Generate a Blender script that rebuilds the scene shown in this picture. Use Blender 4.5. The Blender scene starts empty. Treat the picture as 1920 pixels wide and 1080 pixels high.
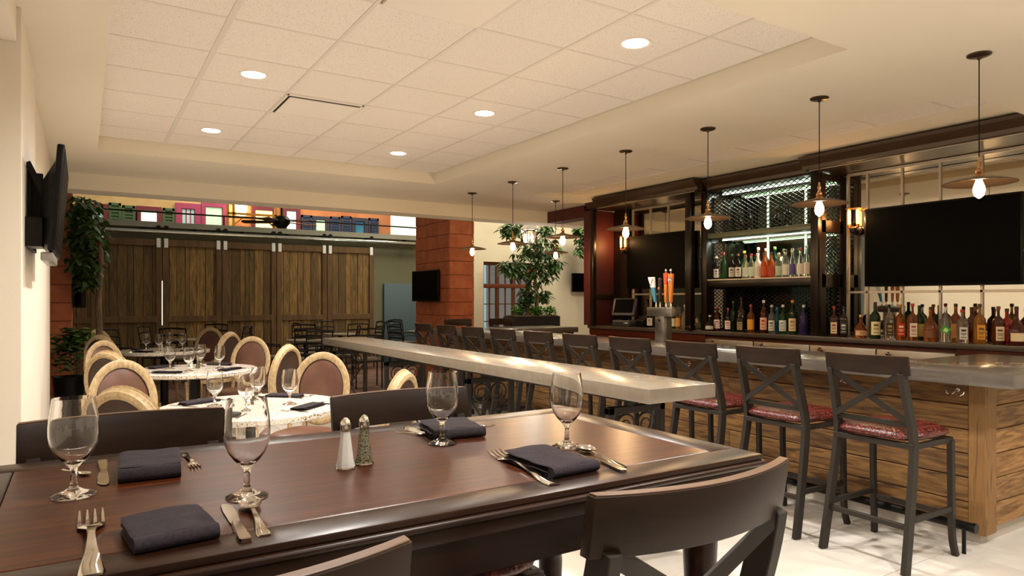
import bpy, bmesh, math, random
from mathutils import Vector, Matrix
PI = math.pi
R = math.radians
rnd = random.Random(7)
scene = bpy.context.scene
COL = scene.collection

# ------------------------------------------------------------------ camera
cd = bpy.data.cameras.new('camera'); cam = bpy.data.objects.new('camera', cd); COL.objects.link(cam)
cd.sensor_width = 36; cd.lens = 36 * 1281 / 1920; cd.shift_y = 22 / 1920
cd.clip_start = .02; cd.clip_end = 200
cam.location = (0, 0, 1.45); cam.rotation_euler = (R(90), 0, R(-32.15))
scene.camera = cam
# ------------------------------------------------------------------ light
vs = scene.view_settings
vs.view_transform = 'Standard'; vs.look = 'None'; vs.gamma = 1; vs.use_curve_mapping = False
vs.exposure = 1.12
w = bpy.data.worlds.new('world'); scene.world = w; w.use_nodes = True
w.node_tree.nodes['Background'].inputs[0].default_value = (.75, .72, .62, 1)
w.node_tree.nodes['Background'].inputs[1].default_value = .1

def area_light(name, loc, size, energy, col, rot=(0, 0, 0), sy=None):
    l = bpy.data.lights.new(name, 'AREA'); l.energy = energy; l.color = col; l.size = size
    if sy: l.shape = 'RECTANGLE'; l.size_y = sy
    o = bpy.data.objects.new(name, l); o.location = loc; o.rotation_euler = rot; COL.objects.link(o); return o
CAN = 118
WARM = (1, .945, .875)
def spot_light(name, loc, energy, col, angle=150, blend=.9, rad=.07, rot=(0, 0, 0)):
    l = bpy.data.lights.new(name, 'SPOT'); l.energy = energy; l.color = col
    l.spot_size = R(angle); l.spot_blend = blend; l.shadow_soft_size = rad
    o = bpy.data.objects.new(name, l); o.location = loc; o.rotation_euler = rot; COL.objects.link(o); return o
def point_light(name, loc, energy, col, rad=.03):
    l = bpy.data.lights.new(name, 'POINT'); l.energy = energy; l.color = col; l.shadow_soft_size = rad
    o = bpy.data.objects.new(name, l); o.location = loc; COL.objects.link(o); return o

# unseen fill lights added over the courtyard, the facade and the white wall
area_light('atrium_fill', (6.9, 12.9, 6.5), 2, 145, (1, .9, .68))
area_light('gallery_fill', (3.5, 16.6, 6.2), 6, 150, (1, .85, .66), (R(40), 0, 0), 1)
area_light('courtyard_fill', (9.5, 11.0, 5.0), 1.6, 75, (1, .88, .66), (R(25), 0, 0))

# ------------------------------------------------------------------ materials
def new_mat(name):
    m = bpy.data.materials.new(name); m.use_nodes = True
    return m, m.node_tree, m.node_tree.nodes['Principled BSDF']
def lin(c):
    return tuple(((v / 12.92) if v <= .04045 else ((v + .055) / 1.055) ** 2.4) for v in c) + (1,)
def hexc(h): return lin(tuple(int(h[i:i + 2], 16) / 255 for i in (0, 2, 4)))
def plain(name, h, rough=.5, metal=0, spec=.5, coat=0, bump=0, bscale=200):
    m, t, b = new_mat(name)
    b.inputs['Base Color'].default_value = hexc(h); b.inputs['Roughness'].default_value = rough
    b.inputs['Metallic'].default_value = metal; b.inputs['Specular IOR Level'].default_value = spec
    b.inputs['Coat Weight'].default_value = coat
    if bump:
        n = t.nodes.new('ShaderNodeTexNoise'); n.inputs['Scale'].default_value = bscale; n.inputs['Detail'].default_value = 3
        tc = t.nodes.new('ShaderNodeTexCoord'); t.links.new(tc.outputs['Object'], n.inputs['Vector'])
        bp = t.nodes.new('ShaderNodeBump'); bp.inputs['Strength'].default_value = bump; bp.inputs['Distance'].default_value = .01
        t.links.new(n.outputs['Fac'], bp.inputs['Height']); t.links.new(bp.outputs['Normal'], b.inputs['Normal'])
    return m
def emit(name, h, s):
    m, t, b = new_mat(name)
    b.inputs['Base Color'].default_value = hexc(h); b.inputs['Emission Color'].default_value = hexc(h)
    b.inputs['Emission Strength'].default_value = s
    return m
def glass(name, h, rough=0, ior=1.45):
    m, t, b = new_mat(name)
    b.inputs['Base Color'].default_value = hexc(h); b.inputs['Roughness'].default_value = rough
    b.inputs['Transmission Weight'].default_value = 1; b.inputs['IOR'].default_value = ior
    return m
def ramp(t, stops):
    r = t.nodes.new('ShaderNodeValToRGB'); e = r.color_ramp.elements
    while len(e) < len(stops): e.new(.5)
    for i, (p, h) in enumerate(stops): e[i].position = p; e[i].color = hexc(h)
    return r
def noisy(name, stops, scale=(1, 1, 1), nscale=5, detail=6, rough=.5, bump=.1, dist=.01, vary=0, coat=0, spec=.5, distort=0, rvary=True, metal=0):
    """noise-driven colour; scale stretches the pattern (wood grain), vary shifts the tone from object to object"""
    m, t, b = new_mat(name); L = t.links.new
    tc = t.nodes.new('ShaderNodeTexCoord'); mp = t.nodes.new('ShaderNodeMapping'); mp.inputs['Scale'].default_value = scale
    L(tc.outputs['Object'], mp.inputs['Vector'])
    vec = mp.outputs['Vector']
    if vary:
        oi = t.nodes.new('ShaderNodeObjectInfo'); ad = t.nodes.new('ShaderNodeVectorMath'); ad.operation = 'ADD'
        mu = t.nodes.new('ShaderNodeMath'); mu.operation = 'MULTIPLY'; mu.inputs[1].default_value = 40
        L(oi.outputs['Random'], mu.inputs[0]); L(vec, ad.inputs[0]); L(mu.outputs[0], ad.inputs[1]); vec = ad.outputs[0]
    n = t.nodes.new('ShaderNodeTexNoise'); n.inputs['Scale'].default_value = nscale; n.inputs['Detail'].default_value = detail
    n.inputs['Roughness'].default_value = .6; n.inputs['Distortion'].default_value = distort
    L(vec, n.inputs['Vector'])
    r = ramp(t, stops); L(n.outputs['Fac'], r.inputs['Fac']); out = r.outputs['Color']
    if vary:
        hs = t.nodes.new('ShaderNodeHueSaturation'); mr = t.nodes.new('ShaderNodeMapRange')
        mr.inputs['To Min'].default_value = 1 - vary; mr.inputs['To Max'].default_value = 1 + vary
        L(oi.outputs['Random'], mr.inputs['Value']); L(mr.outputs[0], hs.inputs['Value']); L(out, hs.inputs['Color']); out = hs.outputs[0]
    L(out, b.inputs['Base Color'])
    b.inputs['Roughness'].default_value = rough; b.inputs['Coat Weight'].default_value = coat
    b.inputs['Specular IOR Level'].default_value = spec; b.inputs['Metallic'].default_value = metal
    if bump:
        bp = t.nodes.new('ShaderNodeBump'); bp.inputs['Strength'].default_value = bump; bp.inputs['Distance'].default_value = dist
        L(n.outputs['Fac'], bp.inputs['Height']); L(bp.outputs['Normal'], b.inputs['Normal'])
    return m
def croc(name, stops, scale=45):
    m, t, b = new_mat(name); L = t.links.new
    tc = t.nodes.new('ShaderNodeTexCoord'); v = t.nodes.new('ShaderNodeTexVoronoi'); v.feature = 'DISTANCE_TO_EDGE'; v.inputs['Scale'].default_value = scale
    L(tc.outputs['Object'], v.inputs['Vector']); r = ramp(t, stops); L(v.outputs['Distance'], r.inputs['Fac']); L(r.outputs['Color'], b.inputs['Base Color'])
    b.inputs['Roughness'].default_value = .32
    bp = t.nodes.new('ShaderNodeBump'); bp.inputs['Strength'].default_value = .5; bp.inputs['Distance'].default_value = .006
    L(v.outputs['Distance'], bp.inputs['Height']); L(bp.outputs['Normal'], b.inputs['Normal'])
    return m
M = {}
M['plaster'] = plain('plaster', 'E6DDCA', .85, bump=.06, bscale=60)
M['wallpaint'] = plain('wall paint', 'E4DBCC', .8, bump=.05, bscale=80)
M['tile_ceil'] = noisy('acoustic tile', [(.28, 'A89C90'), (.38, 'E8DFD5'), (.7, 'F1E9E0')], nscale=110, detail=3, rough=.95, bump=.3, dist=.004, vary=.015)
M['tee'] = plain('grid metal', 'DED5CA', .6)
M['panel_white'] = plain('white panel', 'EDE4D9', .7)
M['dark_slot'] = plain('dark slot', '1A1612', .8)
M['lamp_on'] = emit('lamp lens', 'FFF3E0', 14)
M['floor_tile'] = noisy('pale stone tile', [(.35, 'C6C0B6'), (.65, 'D2CDC4')], nscale=2.2, detail=5, rough=.28, bump=.02, vary=.025)
M['grout'] = plain('grout', '857D73', .9)
M['paver'] = noisy('brown patio paver', [(.3, '4E3328'), (.7, '7A5341')], nscale=3, rough=.6, bump=.1, vary=.08)
M['oak'] = noisy('reclaimed oak', [(.30, '38250F'), (.46, '6B4A26'), (.6, '8C6636'), (.78, '4E3418')], (.9, .9, 10), 3.0, 8, .62, .25, .006, vary=.16, distort=1.2)
M['oak_x'] = noisy('reclaimed oak end', [(.30, '4A3218'), (.48, '7E5A30'), (.62, 'A47A48'), (.8, '6C4A26')], (.9, .9, 9), 3.2, 8, .62, .25, .006, vary=.12, distort=1.2)
M['barn'] = noisy('barn wood', [(.28, '42331A'), (.5, '71572E'), (.66, '8E6E3E'), (.82, '5A4826')], (9, 9, .8), 2.4, 8, .8, .25, .006, vary=.42, distort=1.6)
M['barn_frame'] = noisy('barn wood frame', [(.3, '46341C'), (.6, '6C5030')], (4, 4, .8), 2.4, 8, .8, .2, .006, vary=.1)
M['mahogany'] = noisy('mahogany', [(.3, '1E0D05'), (.5, '3A1A0A'), (.66, '4E260F'), (.8, '2A1307')], (1.2, 26, 26), 2.2, 7, .3, .03, .003, distort=.3, spec=.18)
M['mahogany_dark'] = noisy('dark mahogany', [(.3, '180C06'), (.7, '2C170C')], (1.2, 18, 18), 2.5, 6, .32, .02, .003, spec=.25)
M['espresso'] = noisy('espresso wood', [(.3, '1C120B'), (.7, '2C1D13')], (10, 1, 10), 2.5, 5, .45, .02, .003, spec=.2)
M['rail_edge'] = noisy('worn edge highlight', [(.3, '3A2413'), (.7, '5E3E22')], (10, 1, 10), 2.5, 5, .45, .02, .003)  # worn brown top edge with its highlight put into the colour
M['steel_paint'] = plain('dark bronze metal', '2F2A25', .5, .25, spec=.25)
M['croc'] = croc('burgundy croc leather', [(0, '1E0907'), (.07, '3E1310'), (.2, '6E2A24'), (1, '85382F')])
M['quartz'] = noisy('taupe quartz', [(.35, '7C7264'), (.65, '83796A')], nscale=14, detail=3, rough=.24, bump=0, coat=.3)
M['quartz_bar'] = noisy('grey brown quartz', [(.35, '59524A'), (.65, '605850')], nscale=14, detail=3, rough=.2, bump=0, coat=.4)
M['backbar_top'] = plain('dark stone', '4A423B', .25)
M['granite'] = noisy('speckled granite', [(.33, '4A3F36'), (.40, 'B5A48C'), (.45, 'E4DBCB'), (.7, 'F0E9DC')], nscale=75, detail=4, rough=.18, bump=0, coat=.3)
M['limed'] = noisy('limed wood', [(.3, '9C8058'), (.5, 'B69C74'), (.7, 'C8B18A')], (9, 9, 4), 7, 6, .5, .08, .003, vary=.03)
M['brown_leather'] = noisy('brown leather', [(.3, '56372A'), (.7, '6C4838')], nscale=6, detail=4, rough=.38, bump=.04, dist=.003)
M['dark_leather'] = noisy('dark back cover', [(.3, '33221A'), (.7, '46301F')], nscale=6, detail=4, rough=.55, bump=.04)
M['piping'] = plain('dark piping', '2A1B14', .5)
M['napkin'] = noisy('charcoal linen', [(.3, '221C20'), (.7, '2E272B')], nscale=180, detail=2, rough=.9, bump=.25, dist=.002, spec=.2)
M['cutlery'] = plain('polished steel', 'D8D2C8', .12, 1)
M['chrome'] = plain('chrome', 'E2DED6', .08, 1)
M['glass'] = glass('clear glass', 'FFFFFF', 0, 1.45)
M['salt'] = plain('salt', 'F4F1EA', .9)
M['pepper'] = noisy('pepper', [(.4, '2E2A22'), (.55, '8C8262')], nscale=260, detail=2, rough=.9, bump=.2)
M['terracotta'] = noisy('terracotta block', [(.3, 'A05535'), (.7, 'BF7048')], nscale=5, detail=6, rough=.85, bump=.25, vary=.06)
M['mortar'] = plain('mortar', '7A3B22', .95)
M['black'] = plain('black plastic', '080707', .4, spec=.2)
M['screen'] = plain('dark screen', '030303', .5, spec=.04)
M['blackmetal'] = plain('black metal', '151210', .4, .6)
M['mirror'] = plain('mirror', 'C9C3B2', .02, 1)
M['frame_steel'] = plain('brushed frame', 'B9B0A5', .35, .7)
M['bar_wood'] = noisy('dark bar wood', [(.3, '130B06'), (.7, '21140B')], (10, 10, 1), 2.5, 5, .3, .02, .003, spec=.35)
M['crown'] = noisy('crown wood', [(.3, '2A1A0C'), (.7, '3E2812')], (14, 1, 14), 2.5, 5, .4, .03, .003)
M['red_wood'] = noisy('red brown wood', [(.3, '3C160B'), (.7, '552212')], (14, 1, 14), 2.5, 5, .3, .02, .003)
M['burgundy'] = plain('burgundy paint', '4A1816', .55)
M['stainless'] = noisy('stainless', [(.3, '857F77'), (.7, '9C968D')], (1, 1, 30), 6, 3, .28, 0, metal=.95)
M['led'] = emit('led strip', 'EAFFE8', 3)
M['bulb'] = emit('filament bulb', 'FFC27A', 22)
M['amber_bulb'] = emit('amber tube', 'FF9A3A', 7)
M['brass'] = plain('aged brass', 'B48A5C', .25, .9)
M['shade'] = plain('aged shade metal', '5A4A3C', .3, .85)
M['leaf'] = noisy('leaf green', [(.3, '22391A'), (.7, '4A6B2E')], nscale=8, rough=.5, bump=0)
M['leaf_bright'] = noisy('bright leaf', [(.3, '2C5A16'), (.7, '5E9A2C')], nscale=8, rough=.5, bump=0)
M['bark'] = noisy('bark', [(.3, '4A3826'), (.7, '7A6348')], (4, 4, 1), 6, 6, .85, .3)
M['patio_metal'] = plain('wrought iron', '191613', .5, .4)
M['taupe_seat'] = plain('taupe cushion', '6E6254', .8)

# ------------------------------------------------------------------ mesh building
class MB:
    def __init__(s): s.v = []; s.f = []
    def add(s, vs, fs, T=None):
        o = len(s.v)
        s.v += [tuple(T @ Vector(p)) if T else tuple(p) for p in vs]
        s.f += [tuple(i + o for i in f) for f in fs]; return s
    def box(s, x0, x1, y0, y1, z0, z1, T=None):
        vs = [(x, y, z) for z in (z0, z1) for y in (y0, y1) for x in (x0, x1)]
        return s.add(vs, [(0, 2, 3, 1), (4, 5, 7, 6), (0, 1, 5, 4), (2, 6, 7, 3), (0, 4, 6, 2), (1, 3, 7, 5)], T)
    def bar(s, p, q, w, h, up=(0, 0, 1)):
        p = Vector(p); q = Vector(q); d = (q - p); L = d.length; d.normalize(); u = Vector(up)
        if abs(d.dot(u)) > .98: u = Vector((1, 0, 0))
        a = d.cross(u).normalized(); b = a.cross(d).normalized()
        T = Matrix((( d.x, a.x, b.x, p.x), (d.y, a.y, b.y, p.y), (d.z, a.z, b.z, p.z), (0, 0, 0, 1)))
        return s.box(0, L, -w / 2, w / 2, -h / 2, h / 2, T)
    def tube(s, pts, r, seg=8, closed=False, flat=1.0):
        pts = [Vector(p) for p in pts]; n = len(pts); rs = r if isinstance(r, (list, tuple)) else [r] * n
        rings = []; prev = None
        for i, p in enumerate(pts):
            a = pts[(i - 1) % n] if (closed or i) else p; b = pts[(i + 1) % n] if (closed or i < n - 1) else p
            t = (b - a).normalized()
            if prev is None:
                u = Vector((0, 0, 1)) if abs(t.z) < .9 else Vector((1, 0, 0)); e = t.cross(u).normalized()
            else:
                e = (prev - t * prev.dot(t)).normalized()
            prev = e; g = t.cross(e)
            rings.append([p + (e * math.cos(k * 2 * PI / seg) + g * math.sin(k * 2 * PI / seg) * flat) * rs[i] for k in range(seg)])
        vs = [v for ring in rings for v in ring]; fs = []
        m = n if closed else n - 1
        for i in range(m):
            for k in range(seg):
                a = i * seg + k; b = i * seg + (k + 1) % seg; j = ((i + 1) % n) * seg
                fs.append((a, b, j + (k + 1) % seg, j + k))
        if not closed: fs += [tuple(range(seg))[::-1], tuple((n - 1) * seg + k for k in range(seg))]
        return s.add(vs, fs)
    def lathe(s, prof, seg=20, c=(0, 0, 0), T=None, ph=0, sq=1):
        vs = []; fs = []; idx = []
        for r, z in prof:
            if r < 1e-6: idx.append([len(vs)]); vs.append((c[0], c[1], c[2] + z))
            else:
                idx.append(list(range(len(vs), len(vs) + seg)))
                for k in range(seg):
                    a = ph + k * 2 * PI / seg; vs.append((c[0] + r * math.cos(a), c[1] + r * sq * math.sin(a), c[2] + z))
        for i in range(len(prof) - 1):
            A, B = idx[i], idx[i + 1]
            for k in range(seg):
                k2 = (k + 1) % seg
                if len(A) == 1 and len(B) == 1: continue
                if len(A) == 1: fs.append((A[0], B[k2], B[k]))
                elif len(B) == 1: fs.append((A[k], A[k2], B[0]))
                else: fs.append((A[k], A[k2], B[k2], B[k]))
        return s.add(vs, fs, T)
    def cyl(s, c, r, z0, z1, seg=16): return s.lathe([(0, z0), (r, z0), (r, z1), (0, z1)], seg, c)
    def prism(s, poly, z0, z1, T=None):
        n = len(poly); vs = [(x, y, z0) for x, y in poly] + [(x, y, z1) for x, y in poly]
        fs = [tuple(range(n))[::-1], tuple(range(n, 2 * n))] + [(i, (i + 1) % n, n + (i + 1) % n, n + i) for i in range(n)]
        return s.add(vs, fs, T)
    def sheet(s, fn, nu, nv, closed_u=False):
        vs = [fn(i / (nu if closed_u else nu - 1), j / (nv - 1)) for j in range(nv) for i in range(nu)]; fs = []
        for j in range(nv - 1):
            for i in range(nu if closed_u else nu - 1):
                a = j * nu + i; b = j * nu + (i + 1) % nu
                fs.append((a, b, b + nu, a + nu))
        return s.add(vs, fs)
    def mesh(s, name, mat, bevel=0, smooth=35, segs=2, fix=True):
        me = bpy.data.meshes.new(name); me.from_pydata(s.v, [], s.f)
        bm = bmesh.new(); bm.from_mesh(me)
        if fix: bmesh.ops.recalc_face_normals(bm, faces=bm.faces)
        if bevel:
            es = [e for e in bm.edges if len(e.link_faces) == 2 and e.calc_face_angle(0) > .6]
            bmesh.ops.bevel(bm, geom=es, offset=bevel, segments=segs, affect='EDGES', profile=.5, clamp_overlap=True)
        bm.to_mesh(me); bm.free()
        if smooth:
            me.polygons.foreach_set('use_smooth', [True] * len(me.polygons)); me.set_sharp_from_angle(angle=R(smooth))
        me.materials.append(mat if not isinstance(mat, str) else M[mat])
        return me
    def build(s, name, mat, parent=None, bevel=0, smooth=35, loc=(0, 0, 0), segs=2, fix=True):
        return link(name, s.mesh(name, mat, bevel, smooth, segs, fix), parent, loc)
def link(name, me, parent=None, loc=(0, 0, 0), rot=(0, 0, 0), scale=(1, 1, 1)):
    o = bpy.data.objects.new(name, me); COL.objects.link(o); o.location = loc; o.rotation_euler = rot; o.scale = scale
    if parent: o.parent = parent
    return o
def tag(o, label, cat, group=None, kind=None):
    o['label'] = label; o['category'] = cat
    if group: o['group'] = group
    if kind: o['kind'] = kind
    return o
def thing(name, label, cat, loc=(0, 0, 0), rz=0, group=None, kind=None):
    o = link(name, None, None, loc, (0, 0, rz)); o.empty_display_size = .1
    return tag(o, label, cat, group, kind)
def copy_tree(src, loc=None, rz=None, label=None, parent=None, group=None):
    c = src.copy(); COL.objects.link(c); c.parent = parent
    if loc is not None: c.location = loc
    if rz is not None: c.rotation_euler = (0, 0, rz)
    if label: c['label'] = label
    if group: c['group'] = group
    for ch in src.children: copy_tree(ch, parent=c)
    return c
def B(*a): return MB().box(*a)
ORD = ['first', 'second', 'third', 'fourth', 'fifth', 'sixth', 'seventh', 'eighth', 'ninth', 'tenth']
ZS, ZT = 2.86, 3.0     # soffit height, tile height in the tray

#SETTING
# ================================================================== floor
fl = B(-3, 9.5, -4, 9.2, -.12, -.006).build('floor', 'grout'); tag(fl, 'pale stone tiled dining room floor', 'floor', kind='structure')
tm = MB().box(-.2975, .2975, -.2975, .2975, -.02, 0).mesh('floor_tile', 'floor_tile', .002, segs=1)
for i in range(-1, 11):
    for j in range(-1, 15): link('floor_tile', tm, fl, (i * .6 + .37, j * .6 + .5, 0))
fp = B(-9, 14, 9.2, 20, -.12, -.006).build('floor', 'mortar'); tag(fp, 'dark reddish brown paved courtyard floor', 'floor', kind='structure')
pm = MB().box(-.247, .247, -.247, .247, -.02, 0).mesh('paver', 'paver', .003, segs=1)
for i in range(0, 19):
    for j in range(0, 12): link('paver', pm, fp, (-1 + i * .5, 9.46 + j * .5, 0))
# ================================================================== ceiling
ce = MB()
ce.box(-1.2, .12, 1.6, 9.0, ZS, 3.3); ce.box(3.65, 5.13, 1.6, 9.0, ZS, 3.3)
ce.box(.12, 3.65, 7.55, 9.0, ZS, 3.3); ce.box(.12, 3.65, 1.6, 2.25, ZS, 3.3)
ce.box(.12, 3.65, 2.25, 7.55, 3.06, 3.3)
ce.box(5.13, 7.2, 1.6, 2.33, ZS, 3.3); ce.box(5.13, 7.2, 7.7, 9.0, ZS, 3.3)
ce.box(5.735, 7.2, 2.33, 7.7, 2.93, 3.3); ce.box(5.13, 5.735, 2.33, 7.7, 2.96, 3.3)
ceil = ce.build('ceiling', 'plaster', smooth=0); tag(ceil, 'cream plaster ceiling with a recessed tray of white tiles', 'ceiling', kind='structure')
nc = B(-3, 9.5, -4, 1.6, ZS - .03, 3.3).build('ceiling', 'plaster', smooth=0); tag(nc, 'slightly lower plaster ceiling nearest the viewer', 'ceiling', kind='structure')
xs = [.12, .69, 1.30, 1.91, 2.52, 3.13, 3.65]; ys = [2.25, 2.79, 3.40, 4.01, 4.62, 5.23, 5.84, 6.45, 7.06, 7.55]
cans = [(.995, 3.095), (.995, 4.925), (.995, 6.755), (2.825, 3.095), (2.825, 4.925), (2.825, 6.755)]
for i in range(6):
    for j in range(9):
        x0, x1, y0, y1 = xs[i], xs[i + 1], ys[j], ys[j + 1]
        if (i, j) == (2, 5): continue
        if (i, j) == (2, 1):
            o = B(x0 + .022, x1 - .022, y0 + .022, y1 - .022, 2.985, 3.03).build('access_panel', 'panel_white', ceil, .003); o['label'] = 'smooth white access panel'
            B(x0 + .012, x1 - .012, y0 + .012, y1 - .012, 3.005, 3.04).build('panel_gap', 'dark_slot', ceil)
            continue
        tl = B(x0 + .006, x1 - .006, y0 + .006, y1 - .006, ZT, 3.04).build('ceiling_tile', 'tile_ceil', ceil)
for x in xs[1:-1]:
    wd = .017 if x == .69 else .011
    B(x - wd, x + wd, 2.25, 7.55, ZT - .004, ZT + .02).build('ceiling_grid_bar', 'tee', ceil)
for y in ys[1:-1]:
    for i in range(6): B(xs[i] + .011, xs[i + 1] - .011, y - .009, y + .009, ZT - .002, ZT + .02).build('ceiling_grid_bar', 'tee', ceil)
# tile strip above the bar aisle
ty = [2.33, 2.66, 3.27, 3.88, 4.49, 5.10, 5.71, 6.32, 6.93, 7.54, 7.7]
for j in range(10): B(5.13, 5.725, ty[j] + .006, ty[j + 1] - .006, 2.93, 2.96).build('ceiling_tile', 'tile_ceil', ceil)
B(5.725, 5.745, 2.33, 7.7, 2.925, 2.95).build('ceiling_grid_bar', 'tee', ceil)
for y in ty[1:-1]: B(5.13, 5.725, y - .01, y + .01, 2.927, 2.95).build('ceiling_grid_bar', 'tee', ceil)
# air vent
v = thing('ceiling_vent', 'square white air diffuser with a dark slot among the ceiling tiles', 'vent', (1.605, 5.535, ZT))
B(-.299, .299, -.299, .299, .0, .03).build('backing', 'dark_slot', v)
vf = MB()
for a, b_, c_, d_ in ((-.299, .299, -.299, -.262), (-.299, .299, .285, .299), (-.299, -.285, -.299, .299), (.285, .299, -.299, .299)): vf.box(a, b_, c_, d_, -.006, .01)
vf.build('frame', 'panel_white', v)
vm = MB().box(-.262, .286, -.215, .286, -.004, .012); vm.build('face_plate', 'panel_white', v)
# downlights
cl = {(.995, 3.095): 'recessed round downlight at the near left of the tile tray, above the picture edge', (.995, 4.925): 'recessed round downlight left of the ceiling vent',
      (.995, 6.755): 'recessed round downlight at the far left corner of the tile tray', (2.825, 3.095): 'largest recessed round downlight, nearest the bar pendants',
      (2.825, 4.925): 'recessed round downlight in the middle of the right row', (2.825, 6.755): 'recessed round downlight at the far right corner of the tile tray'}
added_cans = [(1.0, .6), (2.83, .6), (1.0, -1.6), (2.83, -1.6), (5.4, .2)]  # unseen downlights added to light the room from behind the camera
for k, (x, y) in enumerate(cans):
    zt = ZT
    d = thing('downlight', cl[(x, y)], 'downlight', (x, y, zt), group='recessed downlights')
    MB().lathe([(.078, -.004), (.095, -.006), (.098, 0), (.078, 0), (.078, -.004)], 28).build('trim_ring', 'panel_white', d)
    MB().lathe([(0, -.0035), (.079, -.0035), (.079, .001), (0, .001)], 28).build('lens', 'lamp_on', d)
    spot_light('downlight_beam', (x, y, zt - .02), CAN, WARM)
for k, (x, y) in enumerate(added_cans):
    d = thing('downlight', 'added unseen downlight behind the viewer, ' + ['left one of the nearer pair', 'right one of the nearer pair', 'left one of the rear pair', 'right one of the rear pair', 'beyond the bar end'][k], 'downlight', (x, y, ZS - .03), group='added downlights behind the viewer')
    MB().lathe([(.078, -.004), (.095, -.006), (.098, 0), (.078, 0), (.078, -.004)], 28).build('trim_ring', 'panel_white', d)
    MB().lathe([(0, -.0035), (.079, -.0035), (.079, .001), (0, .001)], 28).build('lens', 'lamp_on', d)
    spot_light('downlight_beam', (x, y, ZS - .055), CAN * 1.0, WARM)
# beam over the opening to the courtyard
bm_ = B(-1.2, 7.2, 9.0, 9.4, 2.68, 3.3).build('trim_1', 'plaster', smooth=0); tag(bm_, 'cream bulkhead beam over the opening to the courtyard', 'beam', kind='structure')
# ================================================================== walls
wl = MB().box(-.7, -.275, 5.2, 8.2, 0, ZS).box(-.7, -.25, 4.05, 5.2, 0, ZS).box(-1.3, -.75, -4, 4.05, 0, ZS).box(-.75, -.27, -4, 4.05, 2.69, ZS)
tag(wl.build('wall_left', 'wallpaint', None, .004), 'cream painted wall at the left with a projecting pier', 'wall', kind='structure')
tag(B(-1.3, 9.5, -4.2, -4, 0, 3.2).build('wall_back', 'wallpaint'), 'cream wall behind the viewer', 'wall', kind='structure')
tag(B(6.92, 7.2, -4, 8.05, 0, 3.3).build('wall_right', 'plaster'), 'wall behind the back bar', 'wall', kind='structure')
# ------------------------------------------------------------------ block pillars
def pillar(name, label, x0, x1, y0, y1, h, course):
    p = thing(name, label, 'pillar', (0, 0, 0), group='terracotta block pillars')
    B(x0 + .015, x1 - .015, y0 + .015, y1 - .015, 0, h).build('core', 'mortar', p)
    n = int(h / course)
    for k in range(n):
        z0 = k * course + .004; z1 = (k + 1) * course - .004
        nx = max(1, round((x1 - x0) / .5)); ny = max(1, round((y1 - y0) / .5)); off = (k % 2) * .12
        for i in range(nx):
            a = x0 + (x1 - x0) * i / nx; b = x0 + (x1 - x0) * (i + 1) / nx; e = rnd.uniform(0, .008)
            B(a + .003, b - .003, y0 - e, y0 + .02, z0, z1).build('block', 'terracotta', p, .004, segs=1)
        for sd in ((x0, 1), (x1, -1)):
            for j in range(ny):
                a = y0 + .02 + (y1 - y0 - .02) * j / ny; b = y0 + .02 + (y1 - y0 - .02) * (j + 1) / ny; e = rnd.uniform(0, .01)
                xa, xb = (sd[0] - e, sd[0] + .02) if sd[1] > 0 else (sd[0] - .02, sd[0] + e)
                B(xa, xb, a + .002, b - .003, z0, z1).build('block', 'terracotta', p, .004, segs=1)
    return p
pillar('block_pillar', 'terracotta block pillar in the middle with a television on its shaded side', 5.334, 5.815, 10.5, 11.9, 3.6, .235)
pillar('block_pillar', 'narrow terracotta block pillar at the left behind the white wall end', -.9, -.116, 10.5, 11.0, 3.6, .235)
# ------------------------------------------------------------------ courtyard walls
gw = MB().box(-6, 7.4, 15.12, 15.4, 0, 2.86)
gw = gw.build('wall_courtyard', plain('grey green paint', '6F6E56', .85)); tag(gw, 'grey green courtyard wall behind the sliding barn doors', 'wall', kind='structure')
tag(B(5.95, 7.0, 15.06, 15.119, 0, 1.83).build('door_1', plain('blue grey roller door', '566A72', .7), None, .004), 'blue grey roller door beside the last barn door', 'door', kind='structure')
lg = B(-6, 7.4, 14.95, 16.2, 2.861, 2.97).build('trim_2', plain('grey ledge', '8C8A7C', .8)); tag(lg, 'grey concrete ledge above the barn doors', 'ledge', kind='structure')
tag(B(1.295, 1.345, 15.10, 15.119, .95, 1.82).build('window_20', emit('gap light glow', 'FFF0D0', 1.6)), 'narrow glowing strip standing in for light through the gap between the first two barn doors', 'window', kind='structure')  # strip added behind the doors, glows as light through their gap
rl = thing('balcony_rail', 'dark thin handrail running along the ledge below the painted windows', 'railing', (0, 14.99, 2.97))
MB().bar((-5.5, 0, .19), (7.3, 0, .19), .03, .03).build('handrail', 'blackmetal', rl)
pb = MB().box(-.012, .012, -.012, .012, 0, .19).mesh('baluster', 'blackmetal')
for k in range(9): link('baluster', pb, rl, (-5.4 + k * 1.57, 0, 0))
# white wall with french window at the right of the courtyard
WY = 13.5
ww = MB()
wx0, wx1, wz1 = 7.72, 9.05, 2.32
ww.box(7.25, wx0, WY, WY + .3, 0, 4); ww.box(wx1, 14, WY, WY + .3, 0, 4); ww.box(wx0, wx1, WY, WY + .3, wz1, 4)
tag(ww.build('wall_far', plain('cream courtyard paint', 'D8CFB4', .85, bump=.05, bscale=30)), 'cream courtyard wall around the french window', 'wall', kind='structure')
tag(B(7.25, 7.42, 13.8, 15.4, 0, 4).build('wall_far', 'wallpaint'), 'short return of the cream courtyard wall beside the pillar', 'wall', kind='structure')
fw = thing('window_1', 'tall brown wooden french window with small panes behind the ficus tree', 'window', (wx0, WY + .1, 0), kind='structure')
W = wx1 - wx0
fm = MB(); fm.box(0, .07, 0, .09, 0, wz1).box(W - .07, W, 0, .09, 0, wz1).box(0, W, 0, .09, wz1 - .07, wz1).box(0, W, 0, .09, 1.72, 1.82).box(0, W, 0, .09, 0, .12)
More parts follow.
